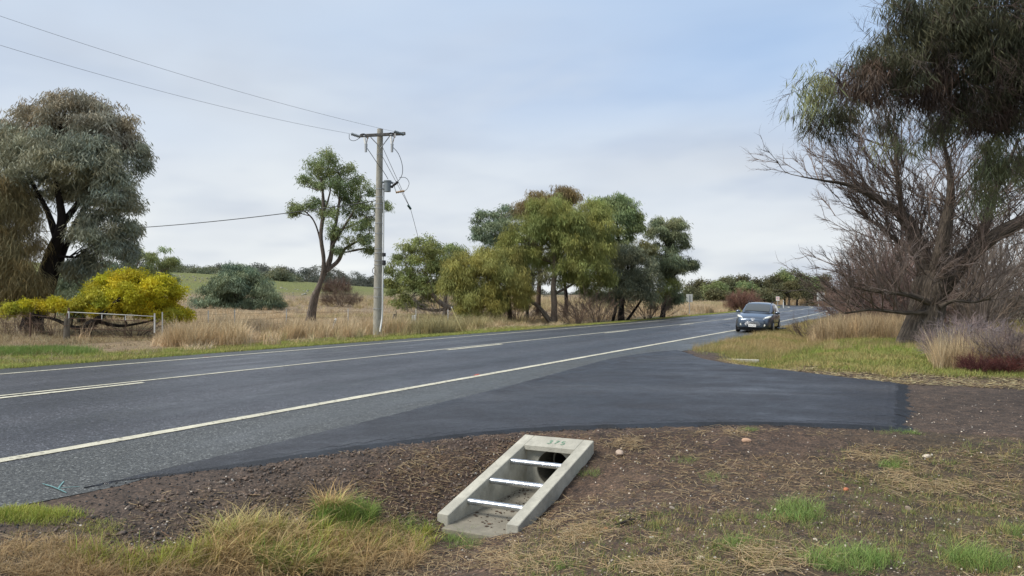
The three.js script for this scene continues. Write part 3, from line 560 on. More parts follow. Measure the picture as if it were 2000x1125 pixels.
// ================================================================ TREES
const leafGrey = C(0.323, 0.335, 0.243), leafGreyBrown = C(0.362, 0.324, 0.233), leafOlive = C(0.303, 0.327, 0.099), leafOliveWarm = C(0.345, 0.336, 0.100), leafGreen = C(0.235, 0.287, 0.118), leafBlue = C(0.214, 0.268, 0.165), leafDark = C(0.173, 0.179, 0.091), leafBrown = C(0.276, 0.228, 0.109);
tree({ seed: 101, depth: 32, label: 'large grey-leaved gum with blackened leaning trunk behind the yellow wattle', bark: B.burnt, leaf: leafGrey, grow: 1.08, sprig: SP.gum, clumps: 14, per: 30, clumpR: 0.7, weep: 0.5, rough: 0.28,
  trunk: [[58, 648, 46], [66, 615, 34], [79, 572, 27], [97, 505, 23], [120, 440, 19], [112, 370, 12], [103, 310, 7]],
  stems: [[[78, 620, 22, 0.3], [100, 555, 19, 0.5], [120, 500, 15, 0.5], [152, 430, 11, 0.2], [188, 375, 7]], [[112, 470, 14], [95, 420, 10], [70, 370, 7], [40, 320, 5]], [[120, 440, 14], [150, 400, 11], [200, 330, 7], [230, 280, 5]]],
  lobes: [[130, 218, 62, 38, 0, leafGreyBrown], [70, 250, 55, 42, 0.6, leafGreyBrown], [190, 235, 48, 38, -0.4, leafGreyBrown], [235, 265, 34, 36, 0.2, leafGreyBrown], [15, 285, 45, 45, 0], [60, 320, 60, 50, -0.5], [130, 300, 70, 52, -0.9], [195, 310, 55, 46, -0.5], [258, 300, 26, 28, 0], [30, 380, 48, 42, 0.8], [215, 370, 50, 42, -0.3], [160, 375, 48, 36, 0.9], [245, 405, 24, 32, 0.4], [195, 440, 48, 32, -0.2], [215, 490, 42, 30, 0.2], [250, 445, 22, 20, 0.3], [175, 520, 40, 26, 0.8]] });
tree({ seed: 103, depth: 30, name: 'she_oak', label: 'dark brownish fine-leaved tree cut off by the left picture edge', bark: B.dark, leaf: leafBrown, sprig: SP.needle, clumps: 16, per: 30, weep: 0.7,
  trunk: [[-40, 650, 26], [-30, 540, 20], [-15, 440, 14], [-5, 360, 7]], lobes: [[-25, 370, 45, 40], [15, 400, 42, 45], [40, 460, 36, 40], [-10, 470, 45, 42], [25, 530, 42, 36], [-20, 550, 40, 30], [50, 550, 26, 24]] });
tree({ seed: 105, depth: 40, label: 'grey-green bushy gum behind the trunk of the blackened gum', bark: B.dark, leaf: leafBlue, sprig: SP.gum, clumps: 9, per: 24, weep: 0.4, trunk: [[160, 630, 14], [158, 580, 11], [162, 540, 8]], lobes: [[160, 555, 42, 30], [125, 575, 34, 26], [200, 545, 34, 28], [170, 590, 46, 24], [110, 540, 26, 24]] });
tree({ seed: 107, depth: 52, label: 'slim pale-stemmed gum just right of the blackened gum', bark: B.pale, leaf: leafGreen, sprig: SP.gum, clumps: 8, per: 22, trunk: [[250, 625, 9], [248, 570, 7], [252, 520, 5]], stems: [[[249, 580, 5], [262, 540, 4], [270, 510, 3]]], lobes: [[250, 500, 24, 22], [272, 510, 24, 24], [240, 530, 24, 20], [275, 545, 26, 20]] });
tree({ seed: 109, depth: 56, label: 'small round-topped gum above the right end of the yellow wattle', bark: B.pale, leaf: leafGreen, sprig: SP.gum, clumps: 8, per: 22, trunk: [[306, 620, 8], [310, 570, 6], [314, 530, 5]], lobes: [[315, 505, 22, 19], [330, 525, 16, 18], [305, 535, 22, 20], [322, 550, 20, 14]] });
// wattle
const yel = C(0.56, 0.50, 0.025), yelG = C(0.45, 0.45, 0.05);
tree({ seed: 111, depth: 29, name: 'wattle', label: 'spreading wattle in bright yellow flower behind the pipe gate', bark: B.dark, leaf: yel, sprig: SP.wattle, clumps: 30, per: 30, clumpR: 0.42, flat: 0.6, size: 0.9,
  trunk: [[163, 658, 19], [174, 636, 18], [190, 625, 13], [215, 600, 9], [240, 580, 6]], stems: [[[180, 632, 10], [150, 640, 8], [110, 625, 6], [60, 612, 4], [20, 605, 3]], [[190, 627, 9], [230, 636, 6], [280, 630, 4], [320, 618, 3]], [[215, 602, 7], [270, 590, 5], [310, 585, 4]]],
  lobes: [[225, 570, 46, 26], [270, 560, 46, 26], [310, 578, 30, 30], [185, 590, 30, 18, 0, yelG], [250, 595, 50, 20], [300, 602, 34, 18], [335, 612, 26, 11, 0, yelG], [205, 605, 36, 12], [150, 605, 22, 12, 0, yelG], [105, 596, 18, 10], [75, 602, 30, 11], [30, 602, 32, 12, 0.2, yelG], [355, 618, 14, 7]] });
// open gum beside the pole
tree({ seed: 121, depth: 44, label: 'tall open gum with twisted shaggy trunk left of the power pole', bark: barkOf(C(0.33, 0.27, 0.22), 0.04), leaf: leafGreen, sprig: SP.gumSmall, clumps: 10, per: 20, clumpR: 0.6, flat: 0.95, grow: 1.25, size: 0.95, rough: 0.3,
  trunk: [[603, 627, 22], [608, 606, 16], [614, 580, 15], [622, 562, 11], [629, 540, 9], [632, 510, 7], [627, 460, 8], [632, 410, 6], [628, 350, 4]],
  stems: [[[628, 545, 10], [645, 505, 9], [652, 455, 7], [662, 400, 5], [665, 345, 3]], [[630, 535, 9], [660, 510, 7], [672, 488, 6], [700, 470, 4], [722, 455, 3]], [[640, 520, 6], [650, 480, 5], [680, 430, 4], [705, 385, 3]], [[629, 480, 4], [612, 430, 3], [590, 408, 2.4]], [[632, 420, 4], [645, 370, 3], [640, 330, 2.5]], [[655, 450, 4], [690, 440, 3], [715, 425, 2]]],
  lobes: [[632, 322, 26, 17], [612, 340, 18, 18], [656, 332, 24, 20], [600, 365, 16, 14], [640, 360, 26, 16], [680, 350, 24, 18], [704, 372, 20, 18], [590, 402, 18, 9], [578, 414, 9, 6], [615, 398, 18, 9], [668, 388, 28, 14], [695, 405, 26, 14], [720, 410, 16, 14], [722, 440, 13, 12], [645, 420, 20, 9], [680, 440, 28, 12], [660, 465, 22, 9], [700, 468, 22, 9], [716, 486, 14, 8], [672, 486, 12, 7], [750, 405, 8, 9]] });
// shaggy dark butt of that tree is its own trunk relief; low spreading tree in the paddock
tree({ seed: 123, depth: 72, name: 'spreading_tree', label: 'low dark green tree spreading over the paddock below the green hill', bark: B.dark, leaf: leafBlue, sprig: SP.gum, clumps: 9, per: 30, clumpR: 0.9, size: 1.5, weep: 0.5, trunk: [[465, 612, 10], [462, 585, 8], [466, 560, 5]], stems: [[[464, 600, 5], [430, 592, 4], [395, 602, 3]], [[464, 596, 4], [500, 590, 3], [535, 592, 2]]],
  lobes: [[470, 532, 26, 15], [455, 552, 34, 18], [490, 555, 28, 18], [430, 572, 34, 18], [475, 580, 36, 18], [512, 578, 26, 15], [535, 586, 14, 10], [400, 590, 22, 9], [445, 592, 30, 10], [440, 545, 20, 12]] });
// the clump along the road
tree({ seed: 131, depth: 60, label: 'rounded bright green gum at the left end of the roadside clump', bark: B.pale, leaf: C(0.246, 0.283, 0.094), sprig: SP.gumSmall, clumps: 9, per: 26, clumpR: 0.8, size: 1.3, trunk: [[905, 620, 14], [895, 606, 13], [870, 598, 10], [845, 575, 8], [830, 530, 5]], stems: [[[880, 602, 7], [845, 606, 6], [810, 598, 4], [785, 575, 3]], [[845, 577, 5], [805, 545, 4], [790, 510, 3]]],
  lobes: [[818, 484, 30, 17], [795, 500, 22, 18], [842, 500, 26, 20], [780, 530, 22, 20], [818, 528, 34, 22], [780, 565, 22, 24], [815, 570, 30, 22], [850, 545, 26, 22], [795, 592, 26, 13]] });
tree({ seed: 132, depth: 66, label: 'dark green gum crown showing between the bright gum and the olive trees', bark: B.pale, leaf: leafGreen, sprig: SP.gum, clumps: 8, per: 26, clumpR: 0.8, size: 1.4, trunk: [[868, 622, 8], [872, 560, 6], [876, 510, 4]], lobes: [[878, 496, 22, 14], [862, 515, 22, 16], [890, 525, 24, 20], [870, 555, 28, 20]] });
tree({ seed: 133, depth: 64, label: 'blue-green gum rising behind the left of the olive trees', bark: B.pale, leaf: leafBlue, sprig: SP.gumSmall, clumps: 9, per: 26, clumpR: 0.8, size: 1.4, trunk: [[975, 622, 9], [972, 550, 7], [968, 480, 5], [966, 440, 3]], lobes: [[985, 420, 24, 15], [950, 432, 20, 14], [965, 450, 32, 18], [998, 445, 24, 20], [940, 462, 14, 10], [975, 475, 32, 18]] });
tree({ seed: 134, depth: 62, label: 'brown-topped tree standing highest behind the olive trees', bark: B.brown, leaf: C(0.283, 0.221, 0.101), sprig: SP.olive, clumps: 9, per: 26, clumpR: 0.8, size: 1.2, trunk: [[1050, 626, 10], [1054, 540, 8], [1060, 460, 6], [1070, 410, 4]], stems: [[[1060, 470, 5], [1080, 420, 4], [1098, 390, 3]]], lobes: [[1042, 396, 24, 17], [1030, 415, 22, 18], [1060, 410, 24, 18], [1098, 382, 20, 11], [1085, 400, 26, 16], [1115, 395, 18, 12]] });
tree({ seed: 135, depth: 51, name: 'olive_leaved_wattle', label: 'big olive-leaved tree with tan forked trunk in the middle of the clump', bark: B.pale, leaf: leafOlive, sprig: SP.olive, clumps: 13, per: 30, clumpR: 0.75, weep: 0.6,
  trunk: [[1081, 634, 16], [1083, 600, 12], [1081, 560, 10], [1084, 510, 9], [1080, 460, 6]], stems: [[[1076, 630, 11, -0.2], [1050, 598, 8], [1020, 578, 6], [990, 560, 4]], [[1082, 575, 6], [1110, 560, 5], [1135, 545, 3]], [[1084, 515, 6], [1105, 490, 5], [1125, 470, 3]], [[1083, 490, 6], [1060, 470, 4], [1040, 455, 3]]],
  lobes: [[1075, 415, 46, 26, -0.6], [1040, 445, 40, 28, -0.3], [1110, 430, 46, 28, -0.5], [1155, 440, 34, 28, -0.2], [1015, 480, 34, 26, 0.2], [1070, 455, 44, 26, 0.8], [1125, 475, 44, 26, -0.6], [1165, 480, 26, 26, 0.2], [1140, 520, 42, 22, -0.8], [1165, 545, 28, 18, -0.4], [1120, 548, 28, 16, 0.2], [1045, 505, 30, 20, 0.6], [1160, 410, 26, 18, 0.3]] });
tree({ seed: 136, depth: 50, name: 'olive_leaved_wattle', label: 'wide drooping olive tree at the left front of the clump', bark: B.brown, leaf: leafOliveWarm, sprig: SP.olive, clumps: 13, per: 30, clumpR: 0.75, weep: 0.7,
  trunk: [[985, 633, 10], [975, 610, 10], [962, 585, 8], [955, 550, 6]], stems: [[[975, 612, 6], [945, 590, 5], [915, 570, 4]], [[996, 632, 10, 0.5], [995, 600, 8, 0.4], [990, 560, 6, 0.2]]], lobes: [[930, 505, 34, 18], [900, 530, 28, 24], [945, 530, 40, 26, -0.6], [885, 560, 18, 24], [920, 570, 32, 24, -0.4], [965, 510, 36, 22], [985, 540, 36, 26, -0.4], [950, 580, 34, 20, -0.2], [915, 598, 24, 13], [1000, 570, 30, 20], [1005, 505, 30, 20, 0.3]] });
tree({ seed: 137, depth: 57, label: 'tall green gum at the right rear of the clump', bark: B.dark, leaf: leafGreen, sprig: SP.gum, clumps: 10, per: 28, clumpR: 0.8, size: 1.2, weep: 0.4, trunk: [[1212, 632, 13], [1214, 580, 10], [1210, 500, 8], [1205, 440, 4]], stems: [[[1214, 590, 7], [1232, 550, 5], [1240, 500, 4]]], lobes: [[1200, 395, 28, 16], [1175, 405, 26, 18], [1225, 415, 24, 20], [1195, 430, 36, 24], [1238, 445, 16, 24], [1200, 470, 36, 24], [1180, 500, 30, 24]] });
tree({ seed: 138, depth: 54, label: 'grey-green gum with several black stems at the right of the clump', bark: B.burnt, leaf: C(0.227, 0.239, 0.147), sprig: SP.gum, clumps: 10, per: 28, clumpR: 0.8, size: 1.2, weep: 0.5, trunk: [[1210, 634, 9], [1216, 590, 8], [1222, 540, 6]], stems: [[[1196, 632, 7, 0.8], [1203, 590, 6, 0.7], [1190, 540, 4]], [[1222, 630, 6, -0.4], [1250, 590, 4], [1270, 560, 3]]], lobes: [[1225, 500, 30, 22], [1250, 525, 28, 24], [1210, 540, 34, 22], [1262, 495, 20, 18, 0, C(0.16, 0.15, 0.055)], [1185, 575, 30, 20], [1235, 565, 34, 20], [1265, 560, 22, 20], [1195, 515, 28, 22]] });
tree({ seed: 139, depth: 60, label: 'single gum standing at the right end of the roadside clump', bark: B.dark, leaf: C(0.227, 0.256, 0.138), sprig: SP.gum, clumps: 10, per: 28, clumpR: 0.75, size: 1.2, trunk: [[1293, 624, 11], [1298, 585, 8], [1302, 540, 7], [1304, 490, 4]], stems: [[[1300, 560, 5], [1325, 530, 4], [1345, 515, 2.5]]], lobes: [[1300, 440, 28, 14], [1322, 450, 20, 16], [1285, 455, 18, 12], [1308, 470, 34, 14], [1295, 500, 28, 20], [1325, 500, 26, 18], [1345, 515, 16, 14], [1310, 525, 34, 18], [1280, 535, 22, 18], [1305, 560, 26, 18, 0, leafOlive], [1314, 575, 14, 14], [1290, 585, 22, 14]] });
tree({ seed: 140, depth: 56, label: 'thin black-stemmed gum at the centre rear of the clump', bark: B.burnt, leaf: leafDark, sprig: SP.olive, clumps: 8, per: 26, clumpR: 0.8, trunk: [[1102, 632, 10], [1106, 590, 8], [1100, 530, 6]], stems: [[[1030, 630, 7, 1], [1030, 590, 6, 1], [1036, 540, 4, 1]]], lobes: [[1060, 530, 36, 22, 1], [1030, 545, 28, 22, 1], [1100, 505, 34, 24, 1], [1140, 500, 30, 26, 1], [1150, 450, 30, 26, 1.2], [1010, 530, 24, 20, 1]] });
// twiggy undergrowth at their feet
[[1165, 628, 50, 1.3, 2.0, 'reddish bare undergrowth under the right half of the roadside clump'], [1130, 630, 49, 1.0, 1.6, 'low bare undergrowth beside the tan forked trunk'], [1265, 626, 55, 1.6, 1.8, 'bare undergrowth between the black stems and the end gum'], [860, 617, 58, 2.2, 1.6, 'grey tangle of dead branches under the bright green gum'], [1010, 630, 52, 1.4, 1.4, 'brown bare undergrowth below the drooping olive tree'], [940, 626, 52, 1.2, 0.9, 'small dead twigs at the left foot of the clump'], [105, 640, 28.6, 1.1, 0.5, 'bare tangle under the low left branch of the wattle'], [265, 640, 29.2, 1.2, 0.65, 'dark bare tangle behind the right half of the pipe gate'], [15, 640, 29, 1.1, 0.5, 'bare tangle at the left picture edge below the wattle']].forEach(([x, y, dep, rx, h, label], k) => twigShrub('undergrowth', label, foot(x, dep), { rx, h, n: k > 5 ? 40 : 80, size: k > 5 ? 0.6 : 0.9, col: k === 3 ? C(0.17, 0.15, 0.13) : C(0.15, 0.105, 0.078), seed: 300 + k, category: 'undergrowth' }));
// reddish bushes
twigShrub('bare_bush', 'rust-red leafless bush left of the road behind the car', foot(1452, 92), { rx: 1.5, h: 2.0, n: 260, col: C(0.20, 0.105, 0.075), seed: 331, size: 1.2, category: 'bush', geo: SPRAY2 });
twigShrub('bare_bush', 'round brown leafless bush on the green hill left of the pole', foot(657, 118), { rx: 1.7, h: 2.0, n: 240, col: C(0.15, 0.10, 0.075), seed: 333, size: 1.2, category: 'bush', geo: SPRAY2 });
twigShrub('bare_bush', 'brown leafless bush at the foot of the green hill', foot(667, 84), { rx: 1.7, h: 1.6, n: 170, col: C(0.17, 0.12, 0.085), seed: 335, size: 1.0, category: 'bush', geo: SPRAY2 });
// row of trees beyond the bend
{
  const list = [[1352, 575, 128, 14, 10], [1372, 560, 140, 22, 14], [1395, 566, 132, 20, 12], [1418, 558, 142, 22, 13], [1440, 552, 150, 22, 13], [1462, 566, 140, 20, 12], [1484, 560, 146, 22, 13], [1508, 552, 150, 24, 16], [1532, 546, 150, 22, 18], [1556, 548, 156, 24, 18], [1580, 552, 160, 24, 17], [1603, 556, 165, 22, 16], [1540, 566, 140, 24, 13], [1575, 570, 150, 22, 13], [1405, 578, 126, 20, 9], [1490, 578, 138, 20, 9]];
  const nth = ['first', 'second', 'third', 'fourth', 'fifth', 'sixth', 'seventh', 'eighth', 'ninth', 'tenth', 'eleventh', 'twelfth', 'thirteenth', 'fourteenth', 'fifteenth', 'sixteenth']; list.sort((a, b) => a[0] - b[0]);
  list.forEach(([x, y, dep, rx, ry], k) => tree({ seed: 400 + k, depth: dep, name: 'far_tree', label: 'distant dark green tree beyond the road bend, ' + nth[k] + ' from the left', group: 'trees beyond the bend', bark: k % 2 ? B.pale : B.dark, leaf: [leafDark, C(0.11, 0.105, 0.05), leafGreen, C(0.12, 0.115, 0.05)][k % 4], sprig: SP.far, clumps: 4, per: 14, clumpR: 1.2, size: 0.62, sides: 6, trunk: [[x, 600, 4], [x + 2, y + ry * 0.6, 3], [x, y, 2]], lobes: [[x, y, rx * 0.75, ry * 0.6], [x - rx * 0.5, y + ry * 0.35, rx * 0.6, ry * 0.55], [x + rx * 0.5, y + ry * 0.3, rx * 0.6, ry * 0.55], [x, y + ry * 0.9, rx * 0.8, ry * 0.5], [x + (hash(k, 1, 2) - 0.5) * rx, y - ry * 0.5, rx * 0.45, ry * 0.4]] }));
}
// trees on the hill crest and the wooded ridge behind
{
  const list = [[380, 532, 185, 16, 10], [405, 530, 190, 20, 11], [435, 536, 185, 18, 10], [545, 535, 165, 26, 14], [352, 528, 200, 14, 9], [572, 545, 172, 18, 11]];
  list.sort((a, b) => a[0] - b[0]);
  list.forEach(([x, y, dep, rx, ry], k) => tree({ seed: 430 + k, depth: dep, name: 'crest_tree', label: 'grey-green gum behind the crest of the green hill, ' + ['first', 'second', 'third', 'fourth', 'fifth', 'last'][k] + ' from the left', group: 'trees behind the hill crest', bark: B.pale, leaf: C(0.201, 0.221, 0.138), sprig: SP.far, clumps: 4, per: 14, clumpR: 1.3, size: 0.7, sides: 6, trunk: [[x, 556, 4], [x + 2, y + ry * 0.6, 3], [x, y, 2]], lobes: [[x, y, rx * 0.7, ry * 0.5], [x - rx * 0.5, y + ry * 0.3, rx * 0.6, ry * 0.5], [x + rx * 0.5, y + ry * 0.3, rx * 0.6, ry * 0.5], [x, y + ry * 0.8, rx * 0.8, ry * 0.5]] }));
  const R = rng(470), items = [], sky = [[-200, 520], [300, 520], [420, 524], [520, 526], [600, 528], [660, 532], [720, 545], [780, 556], [900, 566], [1020, 576], [1350, 580]];
  for (let k = 0; k < 520; k++) {
    const x = -100 + R() * 1400, top = lerpTable(sky, x), dep = 270 + R() * 110, y = top + 4 + Math.pow(R(), 0.8) * (600 - top) * 0.62, c = at(x, y, dep), w = 2.6 + 2.6 * R(), cl = tint(C(0.115, 0.125, 0.095), R, 0.22, 0.06);
    for (let s = 0; s < 42; s++) { const a = R() * 6.283, u = R() * 1.5 - 0.5, q = Math.sqrt(Math.max(0, 1 - u * u)) * (0.5 + 0.5 * R()); items.push([place(V(c.x + Math.cos(a) * q * w, c.y + u * w * 0.7, c.z + Math.sin(a) * q * w), R(), R() * 6.28, R(), 0.8 + 0.8 * R()), tint(cl, R, 0.25, 0.06)]); }
  }
  const m = scatter('woodland', SP.far, leafMat, items); Object.assign(m.userData, { label: 'hazy grey-green wooded ridge on the skyline behind the hill', category: 'woodland' });
}

// ================================================================ POWER POLE
const POLE_D = 32, mp = POLE_D / F, poleBase = foot(737, POLE_D), poleP = (x, y, dz = 0) => at(x, y, POLE_D + dz).sub(poleBase);
{
  const g = thing('power_pole', 'tall round concrete power pole with crossarm and small grey transformer', 'power pole', poleBase);
  const c = curve([V(0, -0.4, 0), poleP(737, 640), poleP(739.5, 450), poleP(742.5, 252)], 24); part('pole', new Geo().tube(c, c.map((_, k) => mix(0.215, 0.125, k / 24)), 20, 0, 1).build(), M.poleConcrete, g);
  [302, 369, 385, 398, 407, 436, 456, 486, 494, 509, 517, 562, 580, 603].forEach((y) => { const x = 742.5 - (y - 252) * 0.0142, r = mix(0.125, 0.21, (y - 252) / 400) + 0.004, p = poleP(x, y); part('strap', new Geo().tube([p.clone().add(V(0, -0.014, 0)), p.clone().add(V(0, 0.014, 0))], [r, r], 20, 0, 1, false).build(), M.steel, g); });
  const A = poleP(706, 267.5, -0.3), Bp = poleP(794, 263, 0.25), off = V(0, 0, 0);
  const mid = A.clone().lerp(Bp, 0.5), arm = box(A.distanceTo(Bp), 0.12, 0.12, 0, 0, 0, 0.01), am = part('crossarm', arm, std(C(0.33, 0.31, 0.28), 0.9, { map: bark }), g); am.position.copy(mid); am.quaternion.setFromUnitVectors(V(1, 0, 0), Bp.clone().sub(A).normalize()); am.position.add(V(0.08, 0, 0.2));
  part('brace', bar(poleP(724, 268, -0.2), poleP(742, 287, -0.12), 0.02), M.steel, g); part('brace', bar(poleP(761, 266, -0.2), poleP(743, 290, -0.12), 0.02), M.steel, g);
  // strain insulators
  const shed = (a, b, r, n) => { const p = [], rr = []; for (let k = 0; k <= n * 2; k++) { p.push(a.clone().lerp(b, k / (n * 2))); rr.push(k % 2 ? r : r * 0.55); } return new Geo().tube(p, rr, 10).build(); };
  part('insulator', shed(poleP(686, 261.5, -0.4), poleP(703, 267, -0.35), 0.075, 6), M.greyPaint, g); part('insulator', shed(poleP(770, 257, -0.4), poleP(789, 263, -0.1), 0.075, 6), M.greyPaint, g);
  // drop-out fuses: tilted white barrels with brown lower ends
  for (const [x0, y0, x1, y1] of [[710, 264, 715, 290], [762.5, 262, 766, 290]]) {
    const f = part('fuse', bar(poleP(x0 + 1, y0, -0.5), poleP(x1 - 1, y1 - 9, -0.55), 0.05, 0.05), M.white, g); part('fuse_head', shed(poleP(x0, y0 - 3, -0.5), poleP(x0 + 2, y0 + 5, -0.5), 0.075, 2), M.black, f); part('fuse_tube', bar(poleP(x0 + 8, y0 + 4, -0.45), poleP(x1 + 1, y1 - 10, -0.5), 0.018), M.ceramic, f); part('fuse_foot', bar(poleP(x1, y1 - 9, -0.55), poleP(x1 - 0.5, y1 + 7, -0.55), 0.062, 0.05), M.steel, f);
    part('fuse_bracket', wire([poleP(x0 + 2, y0 + 2, -0.5), poleP(x0 + 9, y0 + 6, -0.35), poleP(x0 + 9, y0 - 2, -0.2)], 0.02), M.steel, f);
  }
  // transformer
  const tp = poleP(757, 365, -0.1), t = part('transformer', new THREE.CylinderGeometry(0.15, 0.135, 0.42, 24).translate(tp.x, tp.y, tp.z), M.greyPaint, g);
  part('lid', new THREE.CylinderGeometry(0.17, 0.17, 0.06, 24).translate(tp.x, tp.y + 0.24, tp.z), M.greyPaint, t);
  part('hanger', bar(poleP(742, 356), poleP(768, 357, -0.1), 0.045), M.greyPaint, t); part('hanger', bar(poleP(742, 369), poleP(755, 368, -0.1), 0.03), M.greyPaint, t);
  part('bushing', shed(poleP(764, 366, -0.1), poleP(777, 355, -0.25), 0.07, 4), M.black, t);
  part('arrester', shed(poleP(773, 376, -0.2), poleP(790, 373, -0.2), 0.055, 5), M.ceramic, t); part('arrester_bracket', bar(poleP(770, 364, -0.2), poleP(774, 377, -0.2), 0.018), M.steel, t);
  // leads
  part('lead', wire([poleP(767, 287, -0.5), poleP(778, 300, -0.5), poleP(786, 325, -0.45), poleP(785, 342, -0.35), poleP(777, 355, -0.25)], 0.014), M.cable, g);
  part('lead', wire([poleP(716, 288, -0.5), poleP(727, 304, -0.4), poleP(737, 319, -0.3), poleP(749, 335, -0.3), poleP(758, 350, -0.2)], 0.014), M.cable, g);
  part('lead', wire([poleP(780, 347, -0.25), poleP(792, 347, -0.25), poleP(799, 357, -0.25), poleP(795, 369, -0.22), poleP(790, 373, -0.2)], 0.011), M.cable, g);
  part('lead', wire([poleP(682, 262, -0.4), poleP(683, 272, -0.4), poleP(691, 275, -0.4), poleP(700, 271, -0.45), poleP(709, 263, -0.5)], 0.012), M.cable, g);
  part('lead', wire([poleP(703, 268, -0.35), poleP(705, 262, -0.5), poleP(709, 261, -0.5)], 0.012), M.cable, g);
  // white conduit down the right face, fuse boxes and a cable loop
  part('conduit', wire([poleP(749.5, 360), poleP(749, 450, -0.05), poleP(747.5, 545, -0.1), poleP(746, 620, -0.1), poleP(742, 648, -0.28)], 0.036, 40, 8), M.white, g);
  for (const [x, y, h] of [[750, 497.5, 7], [750, 513, 9]]) { const p = poleP(x, y, -0.1), b = part('cable_box', box(0.11, h * mp, 0.13, 0, 0, 0, 0.01), M.black, g); b.position.copy(p); }
  part('cable_loop', wire([poleP(750, 518, -0.12), poleP(753, 522, -0.12), poleP(751, 528, -0.12), poleP(753, 534, -0.12), poleP(749, 538, -0.12)], 0.012), M.cable, g);
  part('cable_loop', wire([poleP(733, 521, -0.1), poleP(728, 526, -0.2), poleP(728, 532, -0.2), poleP(733, 536, -0.1)], 0.014), M.cable, g);
}
// overhead lines: long spans that sag between poles
function span(name, label, a, b, sag, r, mat, n = 40, cat = 'power line') { const p = []; for (let k = 0; k <= n; k++) { const f = k / n, v = a.clone().lerp(b, f); v.y -= sag * 4 * f * (1 - f); p.push(v); } return solo(name, new Geo().tube(p, p.map(() => r), 5).build(), mat, label, cat); }
{
  const P = (x, y, dz) => poleP(x, y, dz).add(poleBase), past = (a, px, py, dep, k) => { const q = at(px, py, dep); return q.clone().add(q.clone().sub(a).multiplyScalar(k)); };
  const a1 = P(686, 261.5, -0.4), b1 = past(a1, 0, 62, 22, 0.5), a2 = P(770, 257, -0.4), b2 = past(a2, 0, 5, 22, 0.5);
  span('power_line', 'lower of the two thin power lines running to the crossarm', a1, b1, 0.45, 0.0055, M.alloyWire); span('power_line', 'upper of the two thin power lines passing above the pole top', a2, b2, 0.45, 0.0055, M.alloyWire);
  const s0 = P(735, 392, 0.1), s1 = at(-60, 449, 50); { const g = span('service_cable', 'twisted black service cable strung left from the pole behind the gum', s0, s1, 0.55, 0.021, M.cable, 60, 'cable'); }
  const guy = thing('stay_wire', 'pair of stay wires slanting down to the right from the pole head', 'stay wire', P(744, 280, 0.1)), o = guy.position, e = foot(865, 41).add(V(0, -0.1, 0)), join = P(802, 408, 2.8);
  part('wire', bar(V(0, 0, 0), join.clone().sub(o), 0.011, 0.011, 5), M.alloyWire, guy); part('wire', bar(P(743, 298, 0.1).sub(o), join.clone().sub(o), 0.011, 0.011, 5), M.alloyWire, guy); part('wire', bar(join.clone().sub(o), e.clone().sub(o), 0.011, 0.011, 5), M.alloyWire, guy);
  part('stay_insulator', bar(P(797, 401, 2.6).sub(o), join.clone().sub(o), 0.055, 0.055, 8), std(C(0.06, 0.12, 0.11), 0.5), guy);
}

// ================================================================ FENCES, GATES, POSTS, SIGNS
{
  // pipe gate by the wattle
  const D = 27.4, o = foot(133, D), P = (x, y, dz = 0) => at(x, y, D + dz).sub(o), g = thing('pipe_gate', 'old white pipe gate with rusty rails in front of the wattle', 'gate', o);
  part('gate_post', bar(P(133.5, 628), P(134.5, 602), 0.035), M.white, g); part('post_cap', bar(P(134.5, 608), P(134.5, 601), 0.037), M.rust, g);
  part('gate_post', bar(P(302, 650, 0.6), P(302, 612, 0.6), 0.03), M.white, g);
  part('top_rail', bar(P(135, 609.5), P(302, 618, 0.6), 0.016), M.signBack, g); part('rail', bar(P(135, 621.5), P(302, 628, 0.6), 0.016), M.rust, g); part('rail', bar(P(135, 641), P(302, 646, 0.6), 0.014), M.rust, g); part('rail', bar(P(135, 655), P(302, 660, 0.6), 0.014), M.rust, g);
  for (const x of [199, 245]) { const f = (x - 133) / 169; part('upright', bar(P(x, 612.5 + f * 4, 0.6 * f), P(x, 624 + f * 3, 0.6 * f), 0.016), M.white, g); }
  for (const x of [147, 199, 245]) part('upright', bar(P(x, 626, 0.3), P(x, 662, 0.3), 0.009), M.rust, g);
  const gp = thing('timber_post', 'weathered grey timber post at the left end of the pipe gate', 'fence post', foot(131, D - 0.3)); part('post', new Geo().tube([V(0, -0.2, 0), V(0, 0.4, 0), at(132, 622, D - 0.3).sub(gp.position)], [0.12, 0.11, 0.105], 9, 0.15, 4).build(), M.timber, gp); part('wire_tie', new THREE.TorusGeometry(0.112, 0.008, 5, 16).rotateX(Math.PI / 2).translate(0, 0.55, 0), M.rust, gp);
}
